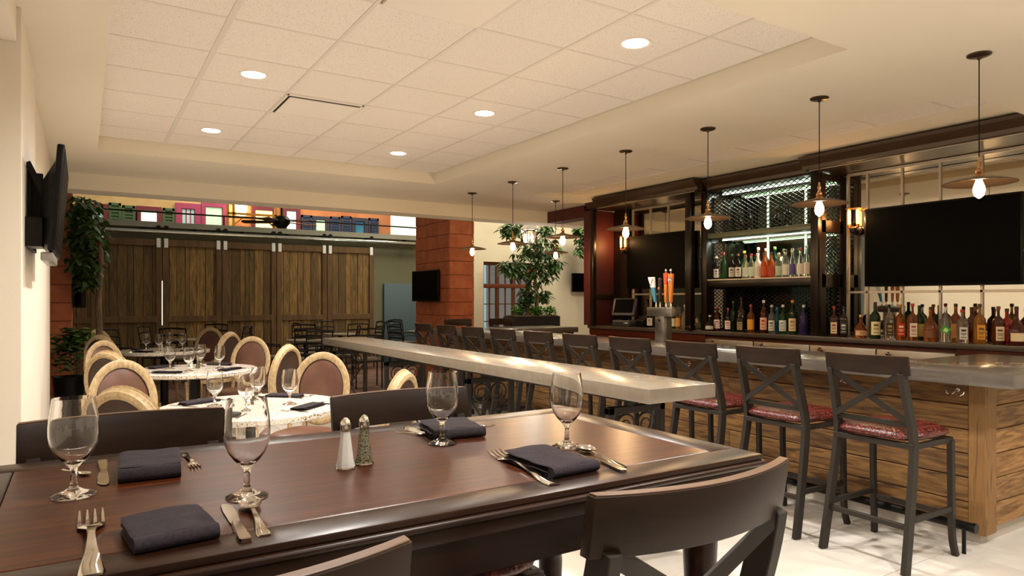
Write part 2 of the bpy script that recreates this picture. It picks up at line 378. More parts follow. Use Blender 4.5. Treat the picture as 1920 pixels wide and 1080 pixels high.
fm.build('window_frame', plain('window brown', '6E3A1E', .5), fw, .004)
sm = MB()
for k in range(1, 3): sm.box(W * k / 3 - .04, W * k / 3 + .04, .01, .08, .12, wz1 - .07)
sm.build('stile', plain('window brown stile', '5E3018', .5), fw, .004)
for k in range(3):
    a = W * k / 3 + .045; b = W * (k + 1) / 3 - .045
    if k == 0: a = .075
    if k == 2: b = W - .075
    mm = MB().box((a + b) / 2 - .012, (a + b) / 2 + .012, .025, .065, .12, wz1 - .07)
    for z in (.55, .95, 1.35): mm.box(a, b, .025, .065, z - .012, z + .012)
    mm.build('glazing_bar', plain('window brown bar', '6A381C', .5), fw)
    for (z0, z1) in ((.13, .53), (.57, .93), (.97, 1.33), (1.37, 1.71), (1.83, 2.24)):
        for (c, d) in ((a, (a + b) / 2 - .014), ((a + b) / 2 + .014, b)):
            B(c, d, .042, .048, z0, z1).build('pane', 'glass', fw)
# lit room seen through the window
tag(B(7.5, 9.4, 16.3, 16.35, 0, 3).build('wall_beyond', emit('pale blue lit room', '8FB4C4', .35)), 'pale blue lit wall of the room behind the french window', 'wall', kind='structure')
st = thing('staircase', 'dark open staircase seen through the left panes of the french window', 'stairs', (7.9, 15.3, 0))
for k in range(8): B(k * .12, k * .12 + .2, 0, .5, 1.5 - k * .18, 1.54 - k * .18).build('tread', 'blackmetal', st)
MB().bar((0, 0, 1.5), (1.0, 0, .1), .04, .12).bar((0, .5, 1.5), (1.0, .5, .1), .04, .12).bar((0, .25, 0), (0, .25, 1.5), .05, .05).build('stringer', 'blackmetal', st)
# ------------------------------------------------------------------ barn doors on a rail
DX = [.256 - .02, 1.312, 2.43, 3.535, 4.61, 5.66]; DX = [.235 + i * 1.085 for i in range(6)]
dn = ['leftmost barn door, half behind the small tree', 'second barn door from the left, right of the bright gap', 'third barn door from the left, in the middle of the row', 'fourth barn door from the left', 'rightmost barn door, next to the grey wall']
DX0 = [-.85] + DX
dn = ['barn door mostly hidden behind the left pillar and small tree'] + dn
white_hw = plain('white hanger', 'E8ECEA', .4)
for k in range(6):
    x0 = DX0[k] + .006; x1 = DX0[k + 1] - .006; w_ = x1 - x0
    d = thing('barn_door', 'weathered brown plank ' + dn[k], 'door', (x0, 14.95, .03), group='sliding barn doors')
    n = 8; xx = [0]; 
    ws = [rnd.uniform(.55, 1.45) for _ in range(n)]; s_ = sum(ws)
    for q in ws: xx.append(xx[-1] + q / s_ * w_)
    for q in range(n):
        B(xx[q] + .003, xx[q + 1] - .003, .02 + rnd.uniform(0, .012), .06, .0, 2.6).build('plank', 'barn', d, .003, segs=1)
    B(0, .1, 0, .02, 0, 2.6).build('frame_board', 'barn_frame', d, .003, segs=1); B(w_ - .1, w_, 0, .02, 0, 2.6).build('frame_board', 'barn_frame', d, .003, segs=1)
    B(.1, w_ - .1, 0, .02, 2.47, 2.6).build('frame_board', 'barn_frame', d, .003, segs=1); B(.1, w_ - .1, 0, .02, .98, 1.1).build('frame_board', 'barn_frame', d, .003, segs=1)
    for hx in (.06, w_ - .06):
        o = MB().box(hx - .035, hx + .035, -.012, .0, 2.44, 2.62).build('hanger', white_hw, d, .003, segs=1)
        MB().cyl((0, 0, 0), .045, -.012, .012, 12).build('roller', 'blackmetal', d, loc=(hx, -.02, 2.827)).rotation_euler = (R(90), 0, 0)
dr = thing('door_track', 'long bright steel track that carries the barn doors', 'rail', (0, 14.9, 2.755))
B(-3, 6.9, 0, .05, 0, .055).build('track', plain('bright steel', 'C9CEC8', .25, .9), dr, .006)
for k in range(11): B(-2.6 + k * .9, -2.55 + k * .9, .01, .2, .055, .1).build('bracket', 'blackmetal', dr)
# ------------------------------------------------------------------ painted facade above
FY = 18.0
fwall = MB().box(-8, 3.2, FY, FY + .2, 2.4, 7).build('wall_facade', noisy('ochre plaster', [(.3, 'A98C5C'), (.7, 'CDB27E')], nscale=1.2, rough=.9, bump=.05)); tag(fwall, 'ochre painted facade above the ledge at the left', 'wall', kind='structure')
fwall2 = MB().box(3.2, 7.3, FY, FY + .2, 2.4, 7).build('wall_facade', noisy('terracotta plaster', [(.3, 'A8603A'), (.7, 'C98858')], nscale=1.2, rough=.9, bump=.05)); tag(fwall2, 'orange painted facade above the ledge at the right', 'wall', kind='structure')
tag(B(7.3, 10.2, FY, FY + .2, 2.4, 7).build('wall_facade', emit('white opening glow', 'DDE6CF', .5)), 'glowing white sheet for the bright opening beside the terracotta pillar', 'wall', kind='structure')  # sheet glows in place of the light in the bright opening
def shot(x, y, Yp):
    S, C_ = math.sin(R(32.15)), math.cos(R(32.15)); r = (x - 960) / 1281; u = (562 - y) / 1281
    t = Yp / (C_ - r * S); return (S + r * C_) * t, 1.45 + u * t
fcol = {'m': plain('magenta frame', '9A3A5E', .6), 'r': plain('maroon frame', '6A2230', .6), 'g': plain('green shutter', '3E5A38', .6), 'b': plain('navy shutter', '22304E', .6), 'n': plain('navy frame', '252A3E', .6)}
lit = {'w': emit('lit curtain', 'CFE0DA', .5), 'y': emit('yellow lit window', 'F4DC96', .75), 'g': emit('greenish lit window', 'A9C8A8', .4), 't': emit('teal lit window', '8AA8A0', .32)}
wn = [0]
def fac_window(xa, xb, ya, yb, fr, pane, label, bars=(0, 0), wf=.09):
    wn[0] += 1
    x0, z1 = shot(xa, ya, FY); x1, z0 = shot(xb, yb, FY); z0 = min(z0, 2.75)
    o = thing('window_%d' % (wn[0] + 1), label, 'window', (x0, FY, z0), kind='structure'); w_ = x1 - x0; h = z1 - z0
    MB().box(0, wf, -.06, 0, 0, h).box(w_ - wf, w_, -.06, 0, 0, h).box(wf, w_ - wf, -.06, 0, h - wf, h).box(wf, w_ - wf, -.06, 0, 0, wf * .6).build('window_frame', fr, o)
    nb, nh = bars
    for i in range(nb + 1):
        for j in range(nh + 1):
            a = wf + (w_ - 2 * wf) * i / (nb + 1) + .015; b = wf + (w_ - 2 * wf) * (i + 1) / (nb + 1) - .015
            c = wf * .6 + (h - 1.6 * wf) * j / (nh + 1) + .015; d = wf * .6 + (h - 1.6 * wf) * (j + 1) / (nh + 1) - .015
            B(a, b, -.03, -.005, c, d).build('pane', pane, o)
    if nb or nh: B(wf, w_ - wf, -.028, -.006, .05, h - wf).build('glazing_bar', fr, o)
    return o
def shutter(xa, xb, ya, yb, col, label):
    x0, z1 = shot(xa, ya, FY); x1, z0 = shot(xb, yb, FY); z0 = min(z0, 2.75); w_ = x1 - x0; h = z1 - z0
    o = thing('window_shutter', label, 'shutter', (x0, FY, z0), group='painted shutters')
    B(0, w_, -.03, 0, 0, h).build('board', col, o); 
    fm = MB().box(0, .05, -.05, -.03, 0, h).box(w_ - .05, w_, -.05, -.03, 0, h).box(0, w_, -.05, -.03, h - .06, h); fm.build('frame', col, o)
    n = int(h / .07)
    for k in range(n): B(.05, w_ - .05, -.046, -.03, k * h / n + .01, k * h / n + .05).build('slat', col, o)
fac_window(150, 203, 380, 424, fcol['r'], lit['t'], 'maroon framed window behind the small tree at the left')
shutter(204, 227, 380, 424, fcol['g'], 'green louvred shutter right of the leftmost upper window')
shutter(229, 253, 385, 424, fcol['g'], 'green louvred shutter left of the curtained maroon window')
fac_window(255, 303, 386, 426, fcol['r'], lit['w'], 'maroon framed upper window with a lit pale curtain')
shutter(305, 327, 390, 426, fcol['g'], 'green louvred shutter between the curtained window and the pink door')
fac_window(329, 376, 380, 430, fcol['m'], lit['t'], 'pink framed glazed door leaf with small panes', (2, 1), .13)
fac_window(377, 424, 380, 430, fcol['m'], lit['g'], 'pink framed open doorway lit pale green', wf=.09)
fac_window(471, 518, 386, 432, fcol['r'], lit['y'], 'maroon framed upper window glowing yellow behind the scaffold')
fac_window(530, 562, 388, 432, fcol['r'], lit['w'], 'narrow maroon framed window behind the ceiling fan')
shutter(564, 584, 403, 436, fcol['b'], 'navy shutter left of the greenish upper window')
fac_window(585, 616, 405, 438, fcol['n'], lit['g'], 'navy framed upper window lit pale green')
shutter(618, 637, 406, 438, fcol['b'], 'navy shutter right of the greenish upper window')
shutter(639, 658, 405, 438, fcol['b'], 'navy shutter left of the painted sky window')
skm, st_, sb_ = new_mat('painted sky'); tc = st_.nodes.new('ShaderNodeTexCoord'); sp = st_.nodes.new('ShaderNodeSeparateXYZ'); st_.links.new(tc.outputs['Generated'], sp.inputs[0])
rr = ramp(st_, [(0, '3E6A2E'), (.2, '5E8A44'), (.3, 'A9C8CC'), (.55, '3E86A4'), (1, '1E5E86')]); st_.links.new(sp.outputs['Z'], rr.inputs[0]); st_.links.new(rr.outputs[0], sb_.inputs['Base Color']); sb_.inputs['Roughness'].default_value = .8
fac_window(659, 688, 408, 441, fcol['n'], skm, 'navy framed upper window painted with blue sky and green field')
shutter(690, 709, 409, 441, fcol['b'], 'navy shutter right of the painted sky window')
# yellow scaffold bars and facade lamp
sc = thing('scaffold', 'yellow scaffold frame standing on the ledge before the facade', 'scaffold', (0, 16.0, 2.971))
ym = plain('yellow paint', 'C98A1E', .5)
xa, za = shot(427, 402, 16.0); xb, zb = shot(525, 402, 16.0)
for px_ in (xa, xa + .12, xb - .1, xb):
    MB().bar((px_, 0, 0), (px_, 0, 1.6), .045, .045).build('post', ym, sc)
for zz in (.30, .38): MB().bar((xa, 0, zz), (xb, 0, zz), .045, .05).build('ledger', ym, sc)
MB().bar((xa, .03, .02), (xa + .3, .03, .28), .03, .03).build('brace', ym, sc); MB().bar((xb, .03, .02), (xb - .3, .03, .28), .03, .03).build('brace', ym, sc)
lx, lz = shot(452, 392, 17.85)
lp = thing('wall_lamp', 'glowing square lantern on the facade above the yellow scaffold', 'lamp', (lx, 17.85, lz))
MB().lathe([(.0, -.16), (.10, -.16), (.15, .12), (0, .12)], 6).build('lantern_glass', emit('lantern glow', 'FFE2B0', 6), lp)
MB().lathe([(.17, .12), (.05, .22), (0, .24)], 6).build('lantern_cap', 'blackmetal', lp); B(-.02, .02, 0, .15, .1, .14).build('arm', 'blackmetal', lp)
# ceiling fan
fx, fz = shot(528, 417, 12.0)
fan = thing('ceiling_fan', 'dark ceiling fan with wide blades hanging before the facade', 'fan', (fx, 12.0, fz))
MB().lathe([(0, -.1), (.07, -.1), (.13, -.03), (.15, .04), (.1, .1), (0, .1)], 20).build('motor', 'blackmetal', fan)
MB().tube([(0, 0, .1), (0, 0, 2.2)], .018).build('rod', 'blackmetal', fan)
for k in range(5):
    T = Matrix.Rotation(k * 2 * PI / 5 + .25, 4, 'Z') @ Matrix.Rotation(R(10), 4, 'X')
    MB().prism([(.14, -.04), (.25, -.07), (.62, -.085), (.66, 0), (.62, .085), (.25, .07), (.14, .04)], -.006, .006, T).build('blade', 'bar_wood', fan)
#OBJECTS
# ================================================================== bar stools
def make_stool():
    t = thing('bar_stool', 'x', 'bar stool')
    hw = .225
    def smooth_path(pts, n=5):
        out = []; P_ = [Vector(p) for p in pts]
        for i in range(len(P_) - 1):
            p0 = P_[max(i - 1, 0)]; p1 = P_[i]; p2 = P_[i + 1]; p3 = P_[min(i + 2, len(P_) - 1)]
            for k in range(n):
                u = k / n
                out.append(.5 * ((2 * p1) + (p2 - p0) * u + (2 * p0 - 5 * p1 + 4 * p2 - p3) * u * u + (3 * p1 - p0 - 3 * p2 + p3) * u ** 3))
        return out + [P_[-1]]
    def flatbar(pts, wx, wy):          # rectangular section following a path in the xz plane
        mb = MB(); pts = smooth_path(pts); n = len(pts); vs = []
        for i, p in enumerate(pts):
            d = (pts[min(i + 1, n - 1)] - pts[max(i - 1, 0)]).normalized(); e = Vector((d.z, 0, -d.x))
            for sx, sy in ((-1, -1), (1, -1), (1, 1), (-1, 1)): vs.append(p + e * wx / 2 * sx + Vector((0, wy / 2 * sy, 0)))
        fs = [(0, 1, 2, 3), tuple((n - 1) * 4 + k for k in (3, 2, 1, 0))]
        for i in range(n - 1):
            for k in range(4): fs.append((i * 4 + k, i * 4 + (k + 1) % 4, i * 4 + 4 + (k + 1) % 4, i * 4 + 4 + k))
        return mb.add(vs, fs)
    for s in (-1, 1):
        flatbar([(-.285, s * .236, 0), (-.235, s * .23, .25), (-.185, s * .222, .52), (-.165, s * .216, .68), (-.19, s * .21, .82), (-.235, s * .204, .98), (-.252, s * .202, 1.06)], .056, .028).build('leg', 'steel_paint', t, .002, segs=1)
        flatbar([(.245, s * (hw + .01), .0), (.225, s * (hw + .0), .12), (.215, s * hw, .4), (.21, s * hw, .66)], .034, .03).build('leg', 'steel_paint', t, .002, segs=1)
        MB().lathe([(0, 0), (.014, 0), (.014, .012), (0, .012)], 10, (.245, s * (hw + .01), 0)).build('foot_cap', 'black', t)
    MB().box(-.19, .225, -hw - .008, -hw + .018, .645, .675).box(-.19, .225, hw - .018, hw + .008, .645, .675).box(.2, .228, -hw, hw, .645, .675).box(-.195, -.165, -hw, hw, .645, .675).build('seat_frame', 'steel_paint', t, .002, segs=1)
    def cush(u, v):
        th = u * 2 * PI; c, s_ = math.cos(th), math.sin(th)
        k = (abs(c) ** 5 + abs(s_) ** 5) ** (-1 / 5)
        ph = (v - .5) * PI; rr_ = max(.0, math.cos(ph)) ** .35; z = math.sin(ph)
        zz = .705 + (.036 if z > 0 else .03) * z + (.022 * (1 - (rr_ ** 2)) if z > 0 else 0)
        return (.02 + .232 * k * c * rr_, .236 * k * s_ * rr_, zz)
    MB().sheet(cush, 36, 13, True).build('seat', 'croc', t, smooth=60)
    # back: curved top rail, X brace, cross bar
    def rail(z0, z1, th, sag, y1, n=14, arch=.0, o0=.006, o1=-.012):
        vs = []; fs = []
        for i in range(n + 1):
            y = -y1 + 2 * y1 * i / n; x = -.245 - sag * (1 - (y / y1) ** 2); a = arch * (1 - (y / y1) ** 2)
            vs += [(x - th / 2 + o0, y, z0 + a * .6), (x + th / 2 + o0, y, z0 + a * .6), (x + th / 2 + o1, y, z1 + a), (x - th / 2 + o1, y, z1 + a)]
        for i in range(n):
            for k in range(4): fs.append((i * 4 + k, i * 4 + (k + 1) % 4, i * 4 + 4 + (k + 1) % 4, i * 4 + 4 + k))
        fs += [(3, 2, 1, 0), tuple(n * 4 + k for k in range(4))]
        return MB().add(vs, fs)
    rail(1.045, 1.147, 0.024, .05, .236).build('top_rail', 'espresso', t, .003, smooth=30); rail(1.1465, 1.15, .019, .05, .233, o0=-.012).build('rail_cap', 'rail_edge', t, .001, smooth=30, segs=1)
    MB().bar((-.185, -.212, .775), (-.185, .212, .775), .022, .03).build('cross_bar', 'steel_paint', t, .002, segs=1)
    MB().bar((-.198, -.205, .79), (-.262, .198, 1.05), .034, .008, (1, 0, 0)).build('brace', 'steel_paint', t, .001, segs=1)
    MB().bar((-.206, .205, .79), (-.270, -.198, 1.05), .034, .008, (1, 0, 0)).build('brace', 'steel_paint', t, .001, segs=1)
    for s in (-1, 1): MB().bar((-.235, s * hw, .27), (.22, s * hw, .27), .022, .03).build('stretcher', 'steel_paint', t, .002, segs=1)
    MB().bar((.222, -hw, .235), (.222, hw, .235), .022, .03).build('footrest', 'steel_paint', t, .002, segs=1)
    MB().bar((-.23, -hw, .235), (-.23, hw, .235), .022, .03).build('stretcher', 'steel_paint', t, .002, segs=1)
    return t
STOOLS = []
for k in range(10):
    lab = ('nearest X-backed bar stool with burgundy crocodile leather seat at the bar' if k == 0 else
           '%s X-backed bar stool from the near end of the bar' % ORD[k] if k < 9 else 'farthest X-backed bar stool in the row along the bar front')
    loc = (3.945, 2.175 + .648 * k, 0)
    if k == 0: st0 = make_stool(); st0.location = loc; st0['label'] = lab; st0['group'] = 'stools along the bar front'
    else: copy_tree(st0, loc, 0, lab)
g2 = 'tall chairs at the dark wooden table'
for loc, rz, lab in (((.90, 1.085, 0), R(90), 'tall X-backed chair in the foreground seen from behind at the dark table'),
                     ((.115, 1.06, 0), R(90), 'tall chair at the bottom edge, only its top rail corner showing'),
                     ((.10, 1.79, 0), R(-90), 'tall chair with dark top rail across the dark table, beside the white wall'),
                     ((.885, 1.83, 0), R(-90), 'tall chair with dark top rail across the dark table, behind the salt shaker')):
    copy_tree(st0, loc, rz, lab, group=g2)
for x, lab in ((4.95, 'dark stool backing onto the terracotta pillar at the far leg of the bar'), (5.75, 'dark stool before the french window at the far leg of the bar')):
    copy_tree(st0, (x, 9.2, 0), R(-90), lab, group='stools at the far leg of the bar')
# ================================================================== foreground table
tx0, tx1, ty0, ty1, tz = -.21, 1.372, 1.06, 1.885, 1.083
ft = thing('dining_table', 'tall dark mahogany table with moulded edge in the foreground', 'table', (0, 0, 0))
def slab(mb, i, z0, z1): mb.box(tx0 + i, tx1 - i, ty0 + i, ty1 - i, z0, z1)
fr_w = .085
B(tx0 + fr_w + .001, tx1 - fr_w - .001, ty0 + fr_w + .001, ty1 - fr_w - .001, tz - .03, tz).build('table_top', 'mahogany', ft, .0015, segs=1)
for a in ((tx0, tx1, ty0, ty0 + fr_w), (tx0, tx1, ty1 - fr_w, ty1)):
    B(a[0], a[1], a[2], a[3], tz - .014, tz).build('border_board', 'mahogany_dark', ft, .003)
for a in ((tx0, tx0 + fr_w), (tx1 - fr_w, tx1)):
    B(a[0], a[1], ty0 + fr_w + .0005, ty1 - fr_w - .0005, tz - .014, tz).build('border_board', 'mahogany_dark', ft, .003)
mo = MB(); slab(mo, -.008, tz - .028, tz - .014); mo.build('edge_bead', 'mahogany_dark', ft, .0065, segs=3)
mo = MB(); slab(mo, .004, tz - .058, tz - .028); mo.build('edge_moulding', 'mahogany_dark', ft, .006, segs=2)
ap = MB(); e = .055
ap.box(tx0 + e, tx1 - e, ty0 + e, ty0 + e + .025, .935, tz - .058).box(tx0 + e, tx1 - e, ty1 - e - .025, ty1 - e, .935, tz - .058)
ap.box(tx0 + e, tx0 + e + .025, ty0 + e, ty1 - e, .935, tz - .058).box(tx1 - e - .025, tx1 - e, ty0 + e, ty1 - e, .935, tz - .058)
ap.build('apron', 'mahogany_dark', ft, .002, segs=1)
legp = [(0, 0), (.022, 0), (.028, .03), (.024, .06), (.03, .30), (.038, .62), (.034, .66), (.044, .675), (.046, .69), (.036, .705), (.046, .72), (.05, .74), (.044, .755), (.036, .765), (.038, .78), (.042, .87), (.044, .936), (0, .936)]
lm = MB().lathe(legp, 22).mesh('leg', 'mahogany_dark', smooth=50)
for x in (tx0 + .105, tx1 - .105):
    for y in (ty0 + .1, ty1 - .1): link('leg', lm, ft, (x, y, 0))
# ================================================================== tableware
def goblet_mesh():
    o = [(0, .0), (.036, .0), (.0372, .0025), (.030, .006), (.016, .0105), (.0075, .016), (.0056, .026), (.0056, .044), (.0078, .053), (.0135, .060), (.0235, .070), (.0325, .083), (.0385, .098), (.0412, .114), (.0412, .130), (.0398, .148), (.0372, .166), (.0352, .183)]
    i = [(.0338, .1832), (.0358, .166), (.0384, .148), (.0398, .130), (.0398, .114), (.0370, .098), (.0308, .084), (.0215, .072), (.0105, .064), (0, .062)]
    return MB().lathe(o + i, 40).mesh('goblet', 'glass', smooth=60)
GOB = goblet_mesh()
def goblet(loc, label, group, k=1):
    o = link('water_goblet', GOB, None, (loc[0], loc[1], loc[2] + .0007), scale=(k, k, k)); return tag(o, label, 'glass', group)
def strip(name, mat, path, parent, th=.0022):
    """flat handle or blade from (s, halfwidth, height) stations along +x"""
    mb = MB(); vs = []; fs = []
    for s_, w_, h in path: vs += [(s_, -w_, h), (s_, w_, h), (s_, w_ * .8, h + th), (s_, -w_ * .8, h + th)]
    n = len(path)
    for i in range(n - 1):
        for k in range(4): fs.append((i * 4 + k, i * 4 + (k + 1) % 4, i * 4 + 4 + (k + 1) % 4, i * 4 + 4 + k))
    fs += [(3, 2, 1, 0), tuple((n - 1) * 4 + k for k in range(4))]
    return mb.add(vs, fs).build(name, mat, parent, smooth=50)
def make_fork():
    t = thing('fork', 'x', 'fork')
    strip('handle', 'cutlery', [(0, .0085, .0008), (.01, .0105, .0006), (.03, .0095, .0008), (.07, .0055, .003), (.11, .0035, .006), (.128, .0045, .006), (.138, .0095, .0045), (.148, .0125, .0025), (.157, .013, .0012)], t)
    for y in (-.0108, -.0036, .0036, .0108):
        strip('tine', 'cutlery', [(.155, .0021, .0012), (.17, .0019, .0008), (.185, .0016, .002), (.2, .0008, .005)], t, .0018)
        t.children[-1].location.y = y
    return t
def make_spoon():
    t = thing('spoon', 'x', 'spoon')
    strip('handle', 'cutlery', [(0, .0085, .0008), (.01, .0105, .0006), (.03, .0085, .0008), (.07, .005, .004), (.11, .0032, .007), (.125, .004, .006)], t)
    mb = MB()
    def bowl(u, v):
        a = u * 2 * PI; r = v; return (.15 + .029 * r * math.cos(a), .0175 * r * math.sin(a) * (1 + .12 * math.cos(a)), .0012 + .0065 * r ** 2.2)
    def bowl2(u, v):
        x, y, z = bowl(u, v); return (x, y, z + .0013)
    mb.sheet(lambda u, v: bowl(u, max(v, .02)), 24, 7, True); mb.sheet(lambda u, v: bowl2(u, 1 - v * .98), 24, 7, True)
    mb.build('bowl', 'cutlery', t, smooth=70); return t
def make_knife():
    t = thing('knife', 'x', 'knife')
    strip('handle', 'cutlery', [(0, .008, .0008), (.008, .0105, .0004), (.04, .009, .0004), (.085, .0065, .0008), (.095, .006, .001)], t, .006)
    mb = MB(); pl = [(.094, -.006), (.105, -.0085), (.15, -.011), (.185, -.0105), (.2, -.006), (.208, .003), (.2, .0075), (.17, .0085), (.105, .0075), (.094, .006)]
    mb.prism(pl, .0012, .0032); mb.build('blade', 'cutlery', t, .0006, segs=1); return t
FORK, SPOON, KNIFE = make_fork(), make_spoon(), make_knife()
used = set()
def cutlery(proto, p, q, z, label, group, length=None, sc=None):
    """handle end at p, tip towards q on the table plane"""
    o = proto if proto.name not in used else copy_tree(proto)
    used.add(proto.name)
    d = Vector((q[0] - p[0], q[1] - p[1])); L0 = .2 if proto is not KNIFE else .208
    if proto is SPOON: L0 = .179
    o.location = (p[0], p[1], z); o.rotation_euler = (0, 0, math.atan2(d.y, d.x)); k = (sc or d.length / L0); o.scale = (k, k, k)
    o['label'] = label; o['group'] = group; return o
def napkin_mesh(L, W_, layers, seed):
    """folded cloth: layers that turn round a fold along one long edge, slightly uneven and puffed"""
    rn = random.Random(seed); meshes = []
    mb = MB(); z = 0
    th = .0062
    for k in range(layers):
        dl = rn.uniform(-.004, .003) * (1 if k else 0); dw = rn.uniform(-.005, .002) * (1 if k else 0); ph = rn.uniform(0, 6)
        def fn(u, v, dl=dl, dw=dw, z=z, ph=ph):
            a = u * 2 * PI; c, s_ = math.cos(a), math.sin(a); kk = (abs(c) ** 14 + abs(s_) ** 14) ** (-1 / 14)
            pv = (v - .5) * PI; r = max(0., math.cos(pv)) ** .3
            x = c * kk * r * (L / 2 + dl); y = s_ * kk * r * (W_ / 2 + dw)
            wv = .0012 * math.sin(x * 60 + ph) + .001 * math.sin(y * 80 + ph * 2)
            puff = .003 * max(0, y / (W_ / 2)) if k == layers - 1 else 0
            return (x, y, z + th / 2 + th / 2 * math.sin(pv) + (wv + puff + .0012) * (1 if (k > 0 or math.sin(pv) > 0) else 0))
        mb.sheet(fn, 40, 9, True); z += th * .93
    # rounded fold joining the layers along one long edge
    H_ = z + th * .07
    fp_ = [( -L / 2 * .985 + L * .985 * i / 10, -W_ / 2 + .003, H_ / 2) for i in range(11)]
    mb.tube(fp_, H_ / 2 * .97, 10)
    return mb.mesh('napkin', 'napkin', smooth=60)
NAPS = [napkin_mesh(1, 1, 1, 0)] if False else None
def napkin(loc, rz, L, W_, layers, label, group, seed=1):
    o = link('folded_napkin', napkin_mesh(L, W_, layers, seed), None, loc, (0, 0, rz)); return tag(o, label, 'napkin', group)
def pix(x, y, z):
    S, C_ = math.sin(R(32.15)), math.cos(R(32.15)); r = (x - 960) / 1281; t = (1.45 - z) / ((y - 562) / 1281)
    return ((S + r * C_) * t, (C_ - r * S) * t)
gg = 'goblets on the dark wooden table'
for p, l in (((-.014, 1.518), 'large clear water goblet at the far left end of the dark table'), ((.259, 1.338), 'large clear water goblet beyond the near left napkin'),
             ((.776, 1.569), 'clear water goblet before the far napkin, right of the shakers'), ((1.022, 1.369), 'clear water goblet at the right end of the dark table')):
    goblet((p[0], p[1], tz), l, gg)
gn = 'napkins on the dark wooden table'
napkin((*pix(316, 1003, tz), tz), R(6), .118, .125, 4, 'near left charcoal napkin folded at the table edge', gn, 2)
napkin((*pix(281, 884, tz), tz), R(-4), .115, .16, 5, 'far left charcoal napkin folded before the empty chair rail', gn, 3)
napkin((.853, 1.675, tz), R(-8), .145, .15, 5, 'far right charcoal napkin behind a goblet', gn, 4)
napkin((.872, 1.235, tz), R(2), .125, .185, 4, 'near right charcoal napkin between fork and spoon', gn, 5)
gc = 'cutlery on the dark wooden table'
def cut(proto, a, b, label): cutlery(proto, pix(a[0], a[1], tz), pix(b[0], b[1], tz), tz, label, gc)
cut(FORK, (172, 1083), (171, 966), 'silver fork left of the near left napkin')
cut(KNIFE, (462, 1019), (421, 948), 'silver butter knife right of the near left napkin')
cut(SPOON, (497, 1006), (464, 944), 'silver spoon beside the near left butter knife')
cut(FORK, (345, 851), (369, 880), 'silver fork right of the far left napkin')
cut(KNIFE, (192, 868), (196, 912), 'silver knife left of the far left napkin')
cut(SPOON, (120, 880), (166, 893), 'silver spoon half hidden behind the leftmost goblet')
cut(FORK, (862, 803), (928, 798), 'silver fork right of the far right napkin')
cut(KNIFE, (762, 804), (850, 829), 'silver knife left of the far right napkin')
cut(SPOON, (743, 810), (796, 817), 'silver spoon left of the far right napkin')
cut(FORK, (1040, 910), (926, 850), 'silver fork left of the near right napkin')
cut(KNIFE, (1170, 886), (1085, 851), 'silver knife right of the near right napkin')
cut(SPOON, (1169, 878), (1087, 841), 'silver spoon beside the near right knife')
def shaker(loc, fill, label, group, sc=1):
    t = thing('shaker', label, 'shaker', (loc[0], loc[1], loc[2] + .0005), group=group); t.scale = (sc, sc, sc)
    MB().lathe([(0, 0), (.022, 0), (.0225, .006), (.018, .02), (.0135, .055), (.0105, .082), (.0098, .084)], 8).build('glass_body', 'glass', t, smooth=25)
    MB().lathe([(0, .004), (.018, .004), (.0165, .02), (.012, .055), (.0092, .08), (0, .08)], 8).build('contents', fill, t, smooth=25)
    MB().lathe([(.0112, .082), (.0118, .088), (.0112, .094), (.0116, .097), (.009, .104), (.004, .109), (0, .11)], 18).build('cap', 'chrome', t); return t
shaker((*pix(648, 878, tz), tz), 'salt', 'glass salt shaker with chrome cap on the dark table', 'shakers on the dark table')
shaker((*pix(683, 870, tz), tz), 'pepper', 'glass pepper shaker with chrome cap on the dark table', 'shakers on the dark table')
# ================================================================== drink rail table
rt = thing('drink_rail', 'long narrow taupe stone drink rail on iron frames', 'high table', (2.40, 2.53, 0))
B(0, .485, 0, 5.5, .925, 1.0).build('stone_top', 'quartz', rt, .004)
MB().box(.1, .385, .25, 5.3, .895, .925).build('under_beam', 'steel_paint', rt)
def ring(mb, cx, cz, r, y, t=.007): mb.tube([(cx + r * math.cos(a * PI / 8), y, cz + r * math.sin(a * PI / 8)) for a in range(16)], t, 6, True)
for k in range(4):
    y = .33 + k * 1.62
    fb = MB().box(.02, .06, y, y + .04, 0, .86).box(.40, .44, y, y + .04, 0, .86).box(.02, .44, y, y + .04, .82, .86).box(.06, .40, y, y + .04, .04, .075)
    fb.build('frame', 'steel_paint', rt, .003, segs=1)
    MB().box(.16, .2, y, y + .04, .86, .895).box(.28, .32, y, y + .04, .86, .895).build('riser', 'steel_paint', rt)
    sc_ = MB(); yy = y + .02
    for cz in (.745, .15):
        ring(sc_, .155, cz, .068, yy); ring(sc_, .305, cz, .068, yy); ring(sc_, .155, cz, .034, yy, .005); ring(sc_, .305, cz, .034, yy, .005)
    sc_.bar((.07, yy, .22), (.39, yy, .68), .012, .014).bar((.39, yy, .22), (.07, yy, .68), .012, .014)
    ring(sc_, .23, .45, .05, yy)
    sc_.build('scrollwork', 'steel_paint', rt)
